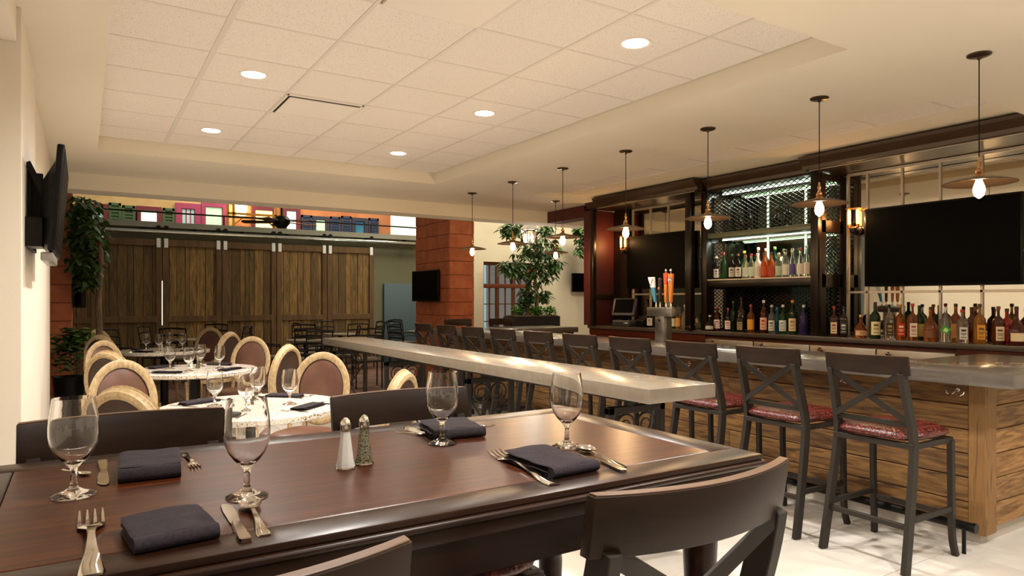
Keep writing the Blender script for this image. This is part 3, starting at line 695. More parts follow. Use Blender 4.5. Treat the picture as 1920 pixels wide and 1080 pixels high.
# ================================================================== round granite tables and oval-back chairs
def make_round_table():
    t = thing('round_table', 'x', 'table')
    MB().lathe([(0, .73), (.545, .73), (.56, .737), (.562, .767), (.555, .775), (0, .775)], 64).build('granite_top', 'granite', t, smooth=40)
    MB().lathe([(0, .02), (.05, .02), (.05, .72), (.2, .725), (.2, .73), (0, .73)], 20).build('pedestal', 'blackmetal', t)
    MB().lathe([(0, 0), (.30, 0), (.30, .012), (.06, .03), (0, .03)], 28).build('base', 'blackmetal', t)
    return t
def make_oval_chair():
    t = thing('dining_chair', 'x', 'chair')
    A, Bz, cz, xb = .235, .275, .755, -.24
    tilt = Matrix.Translation((xb, 0, .5)) @ Matrix.Rotation(R(-9), 4, 'Y') @ Matrix.Translation((0, 0, -.5))
    n = 56
    prof = [(-.02, -.002), (-.028, .018), (-.018, .036), (-.004, .040), (.006, .048), (.016, .045), (.024, .056), (.03, .047), (.028, .012), (.02, -.002)]  # (x depth, outward)
    vs = []; fs = []; m = len(prof)
    for i in range(n):
        a = i * 2 * PI / n; c, s_ = math.cos(a), math.sin(a); nx, nz = c / A, s_ / Bz; l = math.hypot(nx, nz); nx /= l; nz /= l
        for (dx, o) in prof: vs.append(tilt @ Vector((dx, (A - .045) * c + nx * o, cz + (Bz - .045) * s_ + nz * o)))
    for i in range(n):
        for k in range(m): fs.append((i * m + k, i * m + (k + 1) % m, ((i + 1) % n) * m + (k + 1) % m, ((i + 1) % n) * m + k))
    MB().add(vs, fs).build('back_frame', 'limed', t, smooth=40)
    def pad(front):
        def fn(u, v):
            a = u * 2 * PI; r = max(v, .01); d = (.012 + .026 * (1 - r ** 3)) if front else (-.012 - .008 * (1 - r ** 3))
            return tilt @ Vector((d, (A - .043) * r * math.cos(a), cz + (Bz - .043) * r * math.sin(a)))
        return MB().sheet(fn, 40, 9, True)
    pad(True).build('back_pad', 'brown_leather', t, smooth=60); pad(False).build('back_cover', 'dark_leather', t, smooth=60)
    MB().tube([tilt @ Vector((.016, (A - .047) * math.cos(i * PI / 24), cz + (Bz - .047) * math.sin(i * PI / 24))) for i in range(48)], .0055, 6, True).build('piping', 'piping', t)
    # seat
    def seat_poly(k): 
        pts = []
        for i in range(40):
            a = i * 2 * PI / 40; c, s_ = math.cos(a), math.sin(a); q = (abs(c) ** 3 + abs(s_) ** 3) ** (-1 / 3)
            pts.append((.0 + .24 * k * c * q, (.245 + .02 * c) * k * s_ * q))
        return pts
    MB().prism(seat_poly(1.0), .375, .425).build('seat_rail', 'limed', t, .008)
    def cush(u, v):
        a = u * 2 * PI; c, s_ = math.cos(a), math.sin(a); q = (abs(c) ** 3 + abs(s_) ** 3) ** (-1 / 3); ph = v * PI / 2; r = math.cos(ph) ** .5 if v < 1 else 0
        return (.228 * c * q * r, (.233 + .02 * c) * s_ * q * r, .425 + .06 * math.sin(ph))
    MB().sheet(cush, 40, 9, True).build('seat', 'brown_leather', t, smooth=60)
    for sx, sy in ((1, 1), (1, -1), (-1, 1), (-1, -1)):
        lp_ = [(0, 0), (.011, 0), (.014, .02), (.013, .05), (.024, .29), (.022, .305), (.028, .315), (.028, .33), (.022, .335), (.03, .345), (.03, .39), (0, .39)]
        MB().lathe(lp_, 12, (.195 * sx, .195 * sy, 0)).build('leg', 'limed', t, smooth=40)
    for s_ in (-1, 1): MB().bar((-.225, s_ * .12, .40), tilt @ Vector((0, s_ * .13, .545)), .035, .03, (1, 0, 0)).build('back_post', 'limed', t, .005)
    return t
RT, OC = make_round_table(), make_oval_chair()
tabs = [(.92, 4.58, 'nearest'), (.93, 7.30, 'middle'), (.93, 10.25, 'farthest')]
SH = None; first = True
for ti, (cx, cy, nm) in enumerate(tabs):
    lab = nm + ' round speckled granite table laid for four'
    if ti == 0: RT.location = (cx, cy, 0); RT['label'] = lab; RT['group'] = 'round granite tables'
    else: copy_tree(RT, (cx, cy, 0), 0, lab)
    for sx, sy, pl in ((-1, -1, 'near left'), (-1, 1, 'far left'), (1, -1, 'near right'), (1, 1, 'far right')):
        bx, by = cx + (.70 if sx > 0 else -.765), cy + sy * .80            # top of the chair back
        d = Vector((-sx * .765, -sy * .80)).normalized(); rz = math.atan2(d.y, d.x) 
        if ti == 0 and sx < 0 and sy > 0: rz -= R(14)
        loc = (bx + d.x * .31, by + d.y * .31, 0); lab = 'oval-backed leather chair at the %s of the %s round table' % (pl, nm)
        if ti == 0 and (sx, sy) == (-1, -1): OC.location = loc; OC.rotation_euler = (0, 0, rz); OC['label'] = lab; OC['group'] = 'oval-backed dining chairs'
        else: copy_tree(OC, loc, rz, lab)
        # place setting
        e = Vector((-d.y, d.x)); q = Vector((cx, cy)) - d * .40
        tail = '%s place of the %s round table' % (pl, nm); zt = .775
        goblet((*(Vector((cx, cy)) - d * .21 - e * .09), zt), 'water goblet at the ' + tail, 'goblets on the round tables', 1.22)
        napkin((q.x, q.y, zt), rz + R(90) + R(rnd.uniform(-8, 8)), .25, .10, 3, 'rolled charcoal napkin at the ' + tail, 'napkins on the round tables', ti * 4 + sx + sy)
        f0 = q - d * .09 + e * .155; f1 = q + d * .10 + e * .15
        cutlery(FORK, f0, f1, zt, 'fork at the ' + tail, 'cutlery on the round tables')
        f0 = q - d * .09 - e * .155; f1 = q + d * .11 - e * .15
        cutlery(KNIFE, f0, f1, zt, 'knife at the ' + tail, 'cutlery on the round tables')
    shaker((cx - .03, cy + .02, .775), 'salt', 'salt shaker in the middle of the %s round table' % nm, 'shakers on the round tables')
    shaker((cx + .03, cy + .035, .775), 'pepper', 'pepper shaker in the middle of the %s round table' % nm, 'shakers on the round tables')
#BAR
# ================================================================== the bar
BX, BY0, BY1, CZ = 4.487, 1.92, 8.75, 1.04
bc = thing('bar_counter', 'grey brown stone bar counter running the length of the bar', 'counter', (0, 0, 0))
cpoly = [(4.25, 1.68), (5.78, 1.68), (5.78, 2.5), (4.91, 2.5), (4.91, 8.15), (6.3, 8.15), (6.3, 8.92), (4.25, 8.92)]
MB().prism(cpoly, CZ - .077, CZ).build('stone_slab', 'quartz_bar', bc, .004)
bb = thing('bar_cabinet', 'bar front clad in horizontal reclaimed oak planks with a pale plinth', 'bar', (0, 0, 0))
MB().box(BX + .025, 4.88, BY0 + .025, BY1, .1, CZ - .0775).box(4.88, 5.7, BY0 + .025, 2.45, .1, CZ - .0775).box(4.88, 6.25, 8.2, BY1, .1, CZ - .0775).build('carcass', 'bar_wood', bb)
MB().box(BX + .035, 4.86, BY0 + .035, BY1 - .05, 0, .1).box(4.86, 5.65, BY0 + .035, 2.4, 0, .1).build('plinth', plain('pale plinth', 'B9AFA2', .5), bb)
ph_ = (CZ - .077 - .095) / 6
for r in range(6):
    z0 = .095 + r * ph_ + .0025; z1 = .095 + (r + 1) * ph_ - .0025
    y = BY0 + .085; 
    while y < BY1 - .1:
        L = rnd.uniform(1.4, 2.2); y1 = min(y + L, BY1)
        if BY1 - y1 < .5: y1 = BY1
        dx = rnd.uniform(0, .006)
        o = B(-(y1 - y) / 2 + .0015, (y1 - y) / 2 - .0015, -.014 - dx, .012, -(z1 - z0) / 2, (z1 - z0) / 2).build('plank', 'oak', bb, .003, segs=1, loc=(BX + .013, (y + y1) / 2, (z0 + z1) / 2))
        o.rotation_euler = (0, 0, R(-90)); y = y1
    dx = rnd.uniform(0, .006)
    B(-.525, .525, -.014 - dx, .012, -(z1 - z0) / 2, (z1 - z0) / 2).build('plank', 'oak_x', bb, .003, segs=1, loc=(5.145, BY0 + .013, (z0 + z1) / 2))
cpm = noisy('oak post', [(.30, '4F3519'), (.5, '8A6538'), (.7, '7A5630')], (9, 9, .9), 3.2, 8, .62, .25, .006, distort=1.2)
B(BX - .008, BX + .022, BY0 - .008, BY0 + .085, .06, CZ - .077).build('corner_board', cpm, bb, .003, segs=1)
B(BX + .022, BX + .13, BY0 - .008, BY0 + .02, .06, CZ - .077).build('corner_board', cpm, bb, .003, segs=1)
fr_ = thing('foot_rail', 'dark round foot rail on short posts along the bar front', 'foot rail', (0, 0, 0))
MB().tube([(4.26, 1.88, .16), (4.26, 8.6, .16)], .026, 14).build('rail', 'blackmetal', fr_, smooth=50)
MB().lathe([(0, -.005), (.029, -.005), (.029, .012), (0, .012)], 14).build('end_cap', 'blackmetal', fr_, loc=(4.26, 1.875, .16)).rotation_euler = (R(90), 0, 0)
for k in range(6): MB().cyl((4.262, 1.93 + k * 1.3, 0), .011, 0, .14, 10).build('post', 'blackmetal', fr_)
hk = None
for k in range(9):
    y = 2.06 + .72 * k
    lab = 'chrome bag hook %s under the counter edge' % ('nearest the bar corner' if k == 0 else 'number %s from the bar corner' % ORD[k])
    if not hk:
        hk = thing('bag_hook', lab, 'hook', (BX - .008, y, .905), group='bag hooks under the counter')
        MB().lathe([(0, 0), (.014, 0), (.012, .006), (0, .008)], 14).build('plate', 'chrome', hk).rotation_euler = (0, R(-90), 0)
        MB().tube([(-.004, 0, .0), (-.03, 0, -.004), (-.045, .012, -.02), (-.045, .03, -.028), (-.042, .045, -.018), (-.04, .05, -.004)], .0035, 6).tube([(-.03, 0, -.004), (-.045, -.012, -.02), (-.045, -.03, -.028), (-.042, -.045, -.018), (-.04, -.05, -.004)], .0035, 6).build('prong', 'chrome', hk)
    else: copy_tree(hk, (BX - .008, y, .905), 0, lab)
# beer tower
bt = thing('beer_tower', 'square stainless beer tower with four colourful tap handles on the counter', 'beer tap', (4.80, 4.86, CZ))
B(-.055, .055, -.06, .06, 0, .25).build('column', 'stainless', bt, .004)
B(-.06, .06, -.17, .17, .25, .335).build('head', 'stainless', bt, .004)
MB().lathe([(0, 0), (.012, 0), (.012, .006), (0, .006)], 12, T=Matrix.Translation((-.056, .0, .21)) @ Matrix.Rotation(R(-90), 4, 'Y')).build('badge', 'black', bt)
hm = {'w': plain('white blue handle', 'E9ECEF', .4), 'b': plain('blue handle', '2E7C98', .4), 'o': plain('orange brown handle', 'B5702E', .45), 'k': plain('dark handle', '2A1C16', .45), 'r': plain('red orange', 'B4452A', .45), 'bl': plain('black print', '0C0C10', .5), 'wh': plain('white print', 'F2F0EA', .5), 'nv': plain('navy print', '1C2C5A', .5)}
def taper(mat, y, z0, z1, w0, w1, d, lean=0, name='tap_handle', par=None):
    vs = []
    for z, w_ in ((z0, w0), (z1, w1)):
        yy = y + lean * (z - .34)
        vs += [(-d, yy - w_, z), (d, yy - w_, z), (d, yy + w_, z), (-d, yy + w_, z)]
    return MB().add(vs, [(3, 2, 1, 0), (4, 5, 6, 7), (0, 1, 5, 4), (1, 2, 6, 5), (2, 3, 7, 6), (3, 0, 4, 7)]).build(name, mat, par or bt, .003, segs=1)
for y in (.1, .045, -.035, -.1):
    MB().lathe([(0, .335), (.014, .335), (.012, .36), (.009, .37), (.009, .385), (0, .385)], 12, (0, y, 0)).build('faucet_collar', 'chrome', bt)
h1 = taper(hm['b'], .10, .385, .53, .012, .026, .012, .22); h1['label'] = 'blue and white tap handle with white lettering'
u1 = taper(hm['w'], .10, .53, .635, .0262, .042, .0122, .22, 'handle_top', h1)
h2 = taper(hm['k'], .045, .385, .60, .012, .018, .014); h2['label'] = 'dark figured tap handle'
MB().lathe([(0, -.02), (.018, -.012), (.021, 0), (.016, .016), (0, .024)], 12, (0, .045, .605)).build('knob', hm['k'], h2); MB().lathe([(0, -.016), (.014, -.01), (.016, 0), (.01, .014), (0, .018)], 10, (-.008, .05, .52)).build('figure', hm['r'], h2)
h3 = taper(hm['o'], -.035, .385, .56, .012, .02, .012); taper(hm['r'], -.035, .56, .67, .0202, .027, .0125, 0, 'handle_top', h3)
h4 = taper(hm['o'], -.10, .385, .66, .014, .034, .012); h4['label'] = 'wooden tap handle with a round black and white emblem'
Tm = Matrix.Translation((-.0125, -.10, .602)) @ Matrix.Rotation(R(-90), 4, 'Y')
MB().lathe([(0, 0), (.029, 0), (.029, .0015), (0, .0015)], 24, T=Tm).build('emblem_disc', hm['bl'], h4)
MB().lathe([(.022, 0), (.025, 0), (.025, .0025), (.022, .0025), (.022, 0)], 24, T=Tm).build('emblem_ring', hm['wh'], h4)
em = MB()
for a in range(5): em.bar((-.015, -.10 - .014 + a * .007, .590 + (a % 2) * .012), (-.015, -.10 - .010 + a * .007, .606 + (a % 3) * .005), .004, .003, (1, 0, 0))
em.build('emblem_marks', hm['wh'], h4)
for y in (-.035, -.10): MB().lathe([(0, 0), (.006, 0), (.006, .02), (.011, .028), (.011, .036), (.004, .05), (0, .05)], 10, (0, y, .66)).build('finial', 'chrome', bt)
def text_obj(txt, size, mat, parent, Mx, name='lettering'):
    cu = bpy.data.curves.new(name, 'FONT'); cu.body = txt; cu.size = size; cu.extrude = .0008; cu.align_x = 'CENTER'; cu.align_y = 'CENTER'; cu.resolution_u = 3; cu.shear = .3
    tmp = bpy.data.objects.new('tmp', cu); COL.objects.link(tmp); dg = bpy.context.evaluated_depsgraph_get()
    me = bpy.data.meshes.new_from_object(tmp.evaluated_get(dg)); bpy.data.objects.remove(tmp); me.materials.clear(); me.materials.append(mat); me.transform(Mx)
    return link(name, me, parent)
# local text x -> world -y (reading from -x side), running up the handle
Tt = Matrix.Translation((-.0135, .10 + .22 * .243, .582)) @ Matrix(((0, 0, -1, 0), (-1, 0, 0, 0), (0, 1, 0, 0), (0, 0, 0, 1))) @ Matrix.Rotation(R(62), 4, 'Z')
text_obj('Lite', .05, hm['nv'], u1, Tt)
# ================================================================== back bar
KZ, KX = 1.075, 6.35
kb = thing('back_bar_counter', 'dark stone counter of the back bar under the bottles', 'counter', (0, 0, 0))
B(KX, 6.92, 1.9, 8.0, KZ - .045, KZ).build('stone_slab', 'backbar_top', kb, .004)
def cabinet(y0, y1, label):
    c = thing('back_bar_cabinet', label, 'cabinet', (0, 0, 0), group='back bar cabinets'); B(KX + .05, 6.91, y0 + .001, y1 - .001, 0, KZ - .046).build('body', 'red_wood', c)
    B(KX + .025, KX + .049, y0 + .003, y1 - .003, .945, KZ - .047).build('fascia', 'red_wood', c, .003, segs=1)
    n = max(1, round((y1 - y0) / .55))
    for k in range(n):
        a = y0 + (y1 - y0) * k / n; b = y0 + (y1 - y0) * (k + 1) / n
        d_ = B(KX + .025, KX + .049, a + .004, b - .004, .1, .94).build('door', 'red_wood', c, .003, segs=1)
        MB().tube([(KX + .025, b - .06, .9), (KX, b - .06, .9), (KX, b - .06, .8), (KX + .025, b - .06, .8)], .005, 6).build('handle', 'chrome', d_)
cabinet(1.95, 2.95, 'red brown wooden cabinet under the near end of the back bar counter')
cabinet(5.75, 7.99, 'red brown wooden cabinet under the far end of the back bar counter')
for k in range(4):
    y0 = 2.95 + k * .7; y1 = y0 + .7
    c = thing('bottle_cooler', '%s stainless cooler from the near end under the back bar' % ORD[k], 'cooler', (0, 0, 0), group='stainless coolers under the back bar')
    B(KX + .06, 6.9, y0 + .001, y1 - .001, 0, .985).build('body', 'stainless', c)
    B(KX + .05, KX + .06, y0 + .001, y1 - .001, .988, KZ - .046).build('fascia', 'red_wood', c)
    d_ = B(KX + .02, KX + .058, y0 + .005, y1 - .005, .12, .98).build('door', 'stainless', c, .004)
    MB().lathe([(0, 0), (.02, 0), (.02, .015), (.012, .03), (0, .032)], 12, T=Matrix.Translation((KX + .02, y1 - .12, .945)) @ Matrix.Rotation(R(-90), 4, 'Y')).build('latch', 'brass' if k % 2 else 'chrome', d_)
# ------------------------------------------------------------------ mirrors with steel glazing bars
MX = 6.8
def mirror(y0, y1, label, n, ym_):
    o = thing('bar_mirror', label, 'mirror', (0, 0, 0), group='back bar mirrors')
    B(MX + .02, 6.92, y0, y1, KZ, 2.76).build('backing', 'bar_wood', o)
    ysl = [y1] + [ym_ - .35 * i for i in range(n)]; ysl[-1] = y0
    for i in range(n):
        for z0, z1 in ((KZ, 1.52), (1.536, 2.745)):
            B(MX, MX + .019, ysl[i + 1] + .008, ysl[i] - .008, z0 + .004, z1 - .004).build('mirror_pane', 'mirror', o)
    for yv in ysl[:]:
        B(MX - .016, MX + .004, yv - .01, yv + .01, KZ, 2.75).build('glazing_bar', 'frame_steel', o)
    B(MX - .016, MX + .004, y0, y1, 1.517, 1.539).build('glazing_bar', 'frame_steel', o); B(MX - .02, MX + .004, y0, y1, 2.74, 2.765).build('glazing_bar', 'frame_steel', o)
    return o
mirror(1.95, 4.19, 'tall bar mirror behind the large right television', 7, 3.98)
mirror(6.09, 7.50, 'bar mirror behind the left television', 4, 7.135)
# headers and crowns
hd = thing('back_bar_canopy', 'dark wooden canopy with stepped crown moulding above the back bar', 'canopy', (0, 0, 0))
MB().box(6.30, 6.92, 1.95, 4.34, 2.77, 2.80).box(6.30, 6.42, 1.95, 4.34, 2.765, 2.9).build('header', 'bar_wood', hd)
MB().box(6.30, 6.92, 5.80, 7.86, 2.77, 2.80).box(6.30, 6.42, 5.80, 7.86, 2.765, 2.9).build('header', 'bar_wood', hd)
MB().box(6.45, 6.92, 4.34, 5.80, 2.76, 2.9).build('header', 'bar_wood', hd)
def crown(x, y0, y1):
    vs = []; pr = [(0, 0), (-.03, .005), (-.04, .04), (-.06, .055), (-.10, .1), (-.105, .13), (.06, .13), (.06, 0)]
    for y, e in ((y0, 1), (y1, -1)): vs += [(x + a, y, 2.775 + b) for a, b in pr]
    n = len(pr); return MB().add(vs, [tuple(range(n))[::-1], tuple(range(n, 2 * n))] + [(i, (i + 1) % n, n + (i + 1) % n, n + i) for i in range(n)]).build('crown_moulding', 'crown', hd, smooth=25)
crown(6.30, 1.9, 4.36); crown(6.45, 4.362, 5.777); crown(6.30, 5.779, 7.9)
for a_, b_ in ((1.95, 4.3), (5.85, 7.7)): B(6.295, 6.30, a_, b_, 2.765, 2.773).build('trim_line', 'frame_steel', hd)
# end pier
ep = thing('bar_end_panel', 'burgundy painted end panel with a dark wooden corner post closing the back bar', 'panel', (0, 0, 0))
B(6.33, 6.918, 7.86, 8.06, KZ + .001, 2.764).build('panel', 'burgundy', ep, .004)
B(6.295, 6.36, 7.80, 7.87, KZ + .001, 2.764).build('corner_post', 'bar_wood', ep, .006)
B(6.36, 6.92, 7.84, 7.86, 1.45, 1.53).build('chair_rail', 'bar_wood', ep, .003); B(6.74, 6.918, 7.54, 7.86, KZ + .001, 2.764).build('side_panel', 'bar_wood', ep)
bh = B(6.33, 6.6, 8.06, 9.0, 2.68, 2.859).build('trim_3', 'burgundy'); tag(bh, 'burgundy header between the back bar and the bulkhead beam', 'beam', kind='structure')
# ------------------------------------------------------------------ shelf unit
su = thing('bottle_shelf_unit', 'dark shelf unit with diamond mesh panels and lit bottle shelf in the back bar middle', 'shelf unit', (0, 0, 0))
SY0, SY1, SX = 4.28, 5.85, 6.45
def post(x0, x1, y0, y1): B(x0, x1, y0, y1, KZ + .001, 2.76).build('post', 'bar_wood', su, .004)
post(SX - .04, SX + .03, SY0, SY0 + .085); post(SX - .04, SX + .03, SY1 - .085, SY1); post(6.85, 6.92, SY0, SY0 + .05); post(6.85, 6.92, SY1 - .05, SY1)
post(6.30, 6.375, 4.255, 4.279) if False else None
mirror_m = plain('smoked mirror', '6E7A68', .04, 1)
for z0, z1 in ((KZ, 1.60), (1.70, 2.18), (2.26, 2.75)): B(6.895, 6.918, SY0 + .05, SY1 - .05, z0 + .003, z1 - .003).build('back_mirror', mirror_m, su)
B(SX - .02, 6.9, SY0 + .02, SY1 - .02, 1.60, 1.69).build('shelf', 'bar_wood', su, .004); B(SX - .02, 6.9, SY0 + .02, SY1 - .02, 2.19, 2.25).build('shelf', plain('green lit shelf', '5E6450', .35), su, .004)  # green LED light on the upper shelf is put into its colour
B(SX - .028, SX - .02, SY0 + .08, SY1 - .08, 1.683, 1.695).build('shelf_edge', 'frame_steel', su)
for z, e in ((2.178, 1), (2.745, 1)):
    B(6.70, 6.70 + (.035 if z > 2.5 else .012), SY0 + .08, SY1 - .08, z, z + .01).build('led_strip', 'led', su)
    area_light('shelf_led', (6.68, (SY0 + SY1) / 2, z - .008), 1.4, 5 if z < 2.5 else 6, (.93, 1, .86), (0, 0, R(90)), .04)
for yv in (4.75, 5.25): B(6.885, 6.894, yv - .012, yv + .012, 1.70, 2.74).build('lit_joint', emit('lit joint', 'DDF0D4', .35), su)
def mesh_panel(o, e1, e2, w_, h, pitch=.046, sy=1.0, t=.0065):
    """diamond wire mesh in the plane spanned by e1,e2 from corner o"""
    mb = MB(); o = Vector(o); e1 = Vector(e1); e2 = Vector(e2); k = .62
    def clip(c, sgn):
        # line: v = sgn*k*u + c
        pts = []
        for u in (0, w_):
            v = sgn * k * u + c
            if 0 <= v <= h: pts.append((u, v))
        for v in (0, h):
            u = (v - c) / (sgn * k)
            if 0 < u < w_: pts.append((u, v))
        return pts[:2] if len(pts) >= 2 else None
    n = e1.cross(e2)
    for sgn in (1, -1):
        c = -k * w_ if sgn > 0 else 0; end = h if sgn > 0 else h + k * w_
        while c < end:
            p = clip(c, sgn)
            if p and (Vector(p[0]) - Vector(p[1])).length > .01: mb.bar(o + e1 * p[0][0] + e2 * p[0][1], o + e1 * p[1][0] + e2 * p[1][1], t, t, n)
            c += pitch
    m = mb.build('wire_mesh', 'blackmetal', su, smooth=0); m['kind'] = 'stuff'
mesh_panel((SX + .0, SY0 + .085, 2.26), (0, 1, 0), (0, 0, 1), SY1 - SY0 - .17, .49)
mesh_panel((6.87, SY0 + .06, KZ + .01), (0, 1, 0), (0, 0, 1), SY1 - SY0 - .12, .58)
for yv in (SY0 + .02, SY1 - .02):
    for z0, z1 in ((1.10, 1.58), (1.72, 2.15), (2.28, 2.72)): mesh_panel((SX + .05, yv, z0), (1, 0, 0), (0, 0, 1), .35, z1 - z0, .045)
# side frames (near side faces the viewer)
for yv in (SY0, SY1 - .04):
    sf = MB()
    for z0, z1 in ((1.58, 1.72), (2.15, 2.28), (2.70, 2.76), (KZ + .002, 1.10)): sf.box(SX + .03, 6.86, yv, yv + .04, z0, z1)
    sf.box(SX + .03, SX + .10, yv, yv + .04, 1.1, 2.7); sf.box(6.80, 6.85, yv, yv + .04, 1.1, 2.7)
    sf.build('side_frame', 'bar_wood', su, .002, segs=1)
# posts of the left section
lp2 = thing('bar_post', 'dark glossy post between the left television and the shelf unit', 'post', (0, 0, 0), group='back bar posts')
B(6.31, 6.39, 5.93, 6.02, KZ + .001, 2.765).build('shaft', 'bar_wood', lp2, .006); B(6.305, 6.395, 5.925, 6.025, KZ + .001, KZ + .05).build('base_block', 'bar_wood', lp2, .003)
# ------------------------------------------------------------------ televisions
def tv(name, label, W_, H_, loc, rot, D=.05):
    t = thing(name, label, 'television', loc, group='wall televisions'); t.rotation_euler = rot
    MB().box(-D, 0, -W_ / 2, W_ / 2, -H_ / 2, H_ / 2).build('housing', 'black', t, .008)
    B(.0005, .003, -W_ / 2 + .018, W_ / 2 - .018, -H_ / 2 + .022, H_ / 2 - .018).build('screen', 'screen', t)
    return t
t1 = tv('television', 'largest flat television at the right on the back bar mirror', 1.38, .785, (6.70, 3.27, 1.975), (0, 0, PI)); B(-.082, -.05, -.2, .2, -.15, .15).build('bracket', 'blackmetal', t1)
t2 = tv('television', 'flat television on the back bar left of the beer taps and shelf unit', 1.22, .755, (6.70, 6.92, 1.985), (0, 0, PI)); B(-.082, -.05, -.2, .2, -.15, .15).build('bracket', 'blackmetal', t2)
t3 = tv('television', 'small flat television on the shaded side of the terracotta pillar', .95, .56, (5.22, 11.28, 1.70), (0, 0, PI + R(4))); B(-.10, -.05, -.1, .1, -.1, .1).build('bracket', 'blackmetal', t3)
x_, z_ = shot(1087, 530, WY)
t4 = tv('television', 'small dark television on the cream courtyard wall beside the bar end', .8, .46, (x_ + .1, WY - .1, z_), (0, 0, R(-90))); B(-.1, -.05, -.1, .1, -.1, .1).build('bracket', 'blackmetal', t4)
t5 = tv('television', 'narrow edge of a television on the left terracotta pillar behind the tree', .8, .75, (-.02, 10.75, 1.72), (0, 0, R(8))); B(-.1, -.05, -.1, .1, -.1, .1).build('bracket', 'blackmetal', t5)
# left wall tv on its tilting arm
lt = thing('television', 'flat television seen edge-on, hung from an arm on the left wall', 'television', (-.097, 4.70, 1.975), group='wall televisions')
tl = R(4.5); RT_ = Matrix.Rotation(tl, 4, 'Y')
MB().add([RT_ @ Vector(v) for v in [(0, -.5, -.275), (0, .5, -.275), (0, .5, .275), (0, -.5, .275), (-.035, -.5, -.275), (-.035, .5, -.275), (-.035, .5, .275), (-.035, -.5, .275)]],
  [(0, 1, 2, 3), (7, 6, 5, 4), (0, 4, 5, 1), (1, 5, 6, 2), (2, 6, 7, 3), (3, 7, 4, 0)]).build('housing', 'black', lt, .008)
MB().add([RT_ @ Vector(v) for v in [(.0005, -.48, -.25), (.0005, .48, -.25), (.0005, .48, .255), (.0005, -.48, .255), (.002, -.48, -.25), (.002, .48, -.25), (.002, .48, .255), (.002, -.48, .255)]],
  [(3, 2, 1, 0), (4, 5, 6, 7), (0, 1, 5, 4), (1, 2, 6, 5), (2, 3, 7, 6), (3, 0, 4, 7)]).build('screen', 'screen', lt)
MB().add([RT_ @ Vector(v) for v in [(-.035, -.46, -.25), (-.035, .46, -.25), (-.035, .46, .2), (-.035, -.46, .2), (-.085, -.38, -.23), (-.085, .38, -.23), (-.085, .38, .1), (-.085, -.38, .1)]],
  [(0, 1, 2, 3), (7, 6, 5, 4), (0, 4, 5, 1), (1, 5, 6, 2), (2, 6, 7, 3), (3, 7, 4, 0)]).build('rear_bulge', 'black', lt, .01)
B(-.085, -.03, -.48, .2, -.325, -.28).build('speaker_bar', plain('grey plastic', '8A867E', .3), lt, .008)
MB().box(-.153, -.135, -.25, .25, -.25, .2).box(-.14, -.085, -.2, -.16, -.22, .16).box(-.14, -.085, .16, .2, -.22, .16).bar((-.15, -.3, .2), (-.07, -.3, .02), .03, .02, (0, 1, 0)).box(-.153, -.08, -.42, -.2, -.25, -.1).build('wall_mount', 'blackmetal', lt)
# ------------------------------------------------------------------ pendants
def make_pendant():
    t = thing('pendant_lamp', 'x', 'pendant lamp')
    MB().lathe([(0, 0), (.062, 0), (.062, -.008), (.05, -.014), (.012, -.016), (.01, -.03), (0, -.03)], 26).build('canopy', 'shade', t, smooth=40)
    MB().tube([(0, 0, -.03), (0, 0, -.60)], .0035, 6).build('cord', 'black', t)
    MB().lathe([(0, -.59), (.006, -.59), (.0075, -.615), (.013, -.62), (.013, -.63), (.009, -.638), (.011, -.655), (.019, -.662), (.019, -.678), (.015, -.684), (.024, -.694), (.034, -.702), (.034, -.71), (0, -.71)], 18).build('socket', 'brass', t, smooth=40)
    MB().lathe([(.022, -.702), (.06, -.708), (.12, -.720), (.172, -.734), (.186, -.740), (.187, -.743), (.182, -.743), (.168, -.738), (.12, -.725), (.06, -.713), (.022, -.708)], 36).build('shade', 'shade', t, smooth=50)
    MB().lathe([(0, -.71), (.014, -.712), (.017, -.73), (.028, -.76), (.031, -.785), (.024, -.81), (.008, -.825), (0, -.828)], 18).build('bulb', 'bulb', t, smooth=60)
    return t
pd = None
pend = [(4.36, 1.895 + 1.005 * k) for k in range(7)] + [(5.72, 7.93)]
for k, (x, y) in enumerate(pend):
    lab = ('nearest flat-shaded pendant lamp with glowing bulb over the bar' if k == 0 else '%s flat-shaded pendant lamp from the near end of the bar row' % ORD[k] if k < 7 else
           'flat-shaded pendant lamp over the far leg of the bar, out of the row')
    if not pd: pd = make_pendant(); pd.location = (x, y, ZS); pd['label'] = lab; pd['group'] = 'pendant lamps'
    else: copy_tree(pd, (x, y, ZS), 0, lab)
    point_light('pendant_glow', (x, y, ZS - .845), 6, (1, .66, .34), .03)
# ------------------------------------------------------------------ wall sconces
def sconce(loc, label):
    t = thing('wall_sconce', label, 'sconce', loc, group='pipe sconces')
    MB().lathe([(0, 0), (.045, 0), (.045, .012), (.02, .02), (0, .02)], 18, T=Matrix.Rotation(R(-90), 4, 'Y')).build('back_plate', 'blackmetal', t)
    MB().tube([(-.02, 0, 0), (-.06, 0, 0), (-.08, 0, .01)], .018, 12).lathe([(0, -.035), (.03, -.025), (.038, 0), (.03, .025), (0, .035)], 14, (-.08, 0, .0)).build('elbow', 'blackmetal', t, smooth=50)
    MB().tube([(-.08, -.045, .03), (-.08, .045, .03)], .012, 8).build('cross_pipe', 'brass', t)
    for s in (-1, 1):
        MB().lathe([(0, .03), (.016, .03), (.016, .065), (0, .065)], 12, (-.08, s * .045, 0)).build('lamp_holder', 'brass', t)
        MB().lathe([(0, .066), (.014, .07), (.015, .2), (.01, .215), (0, .22)], 12, (-.08, s * .045, 0)).build('tube_bulb', 'amber_bulb', t, smooth=50)
    B(-.10, -.002, -.075, .075, .225, .232).build('top_plate', 'brass', t)
    point_light('sconce_glow', (loc[0] - .14, loc[1], loc[2] + .14), 4, (1, .55, .2), .03)
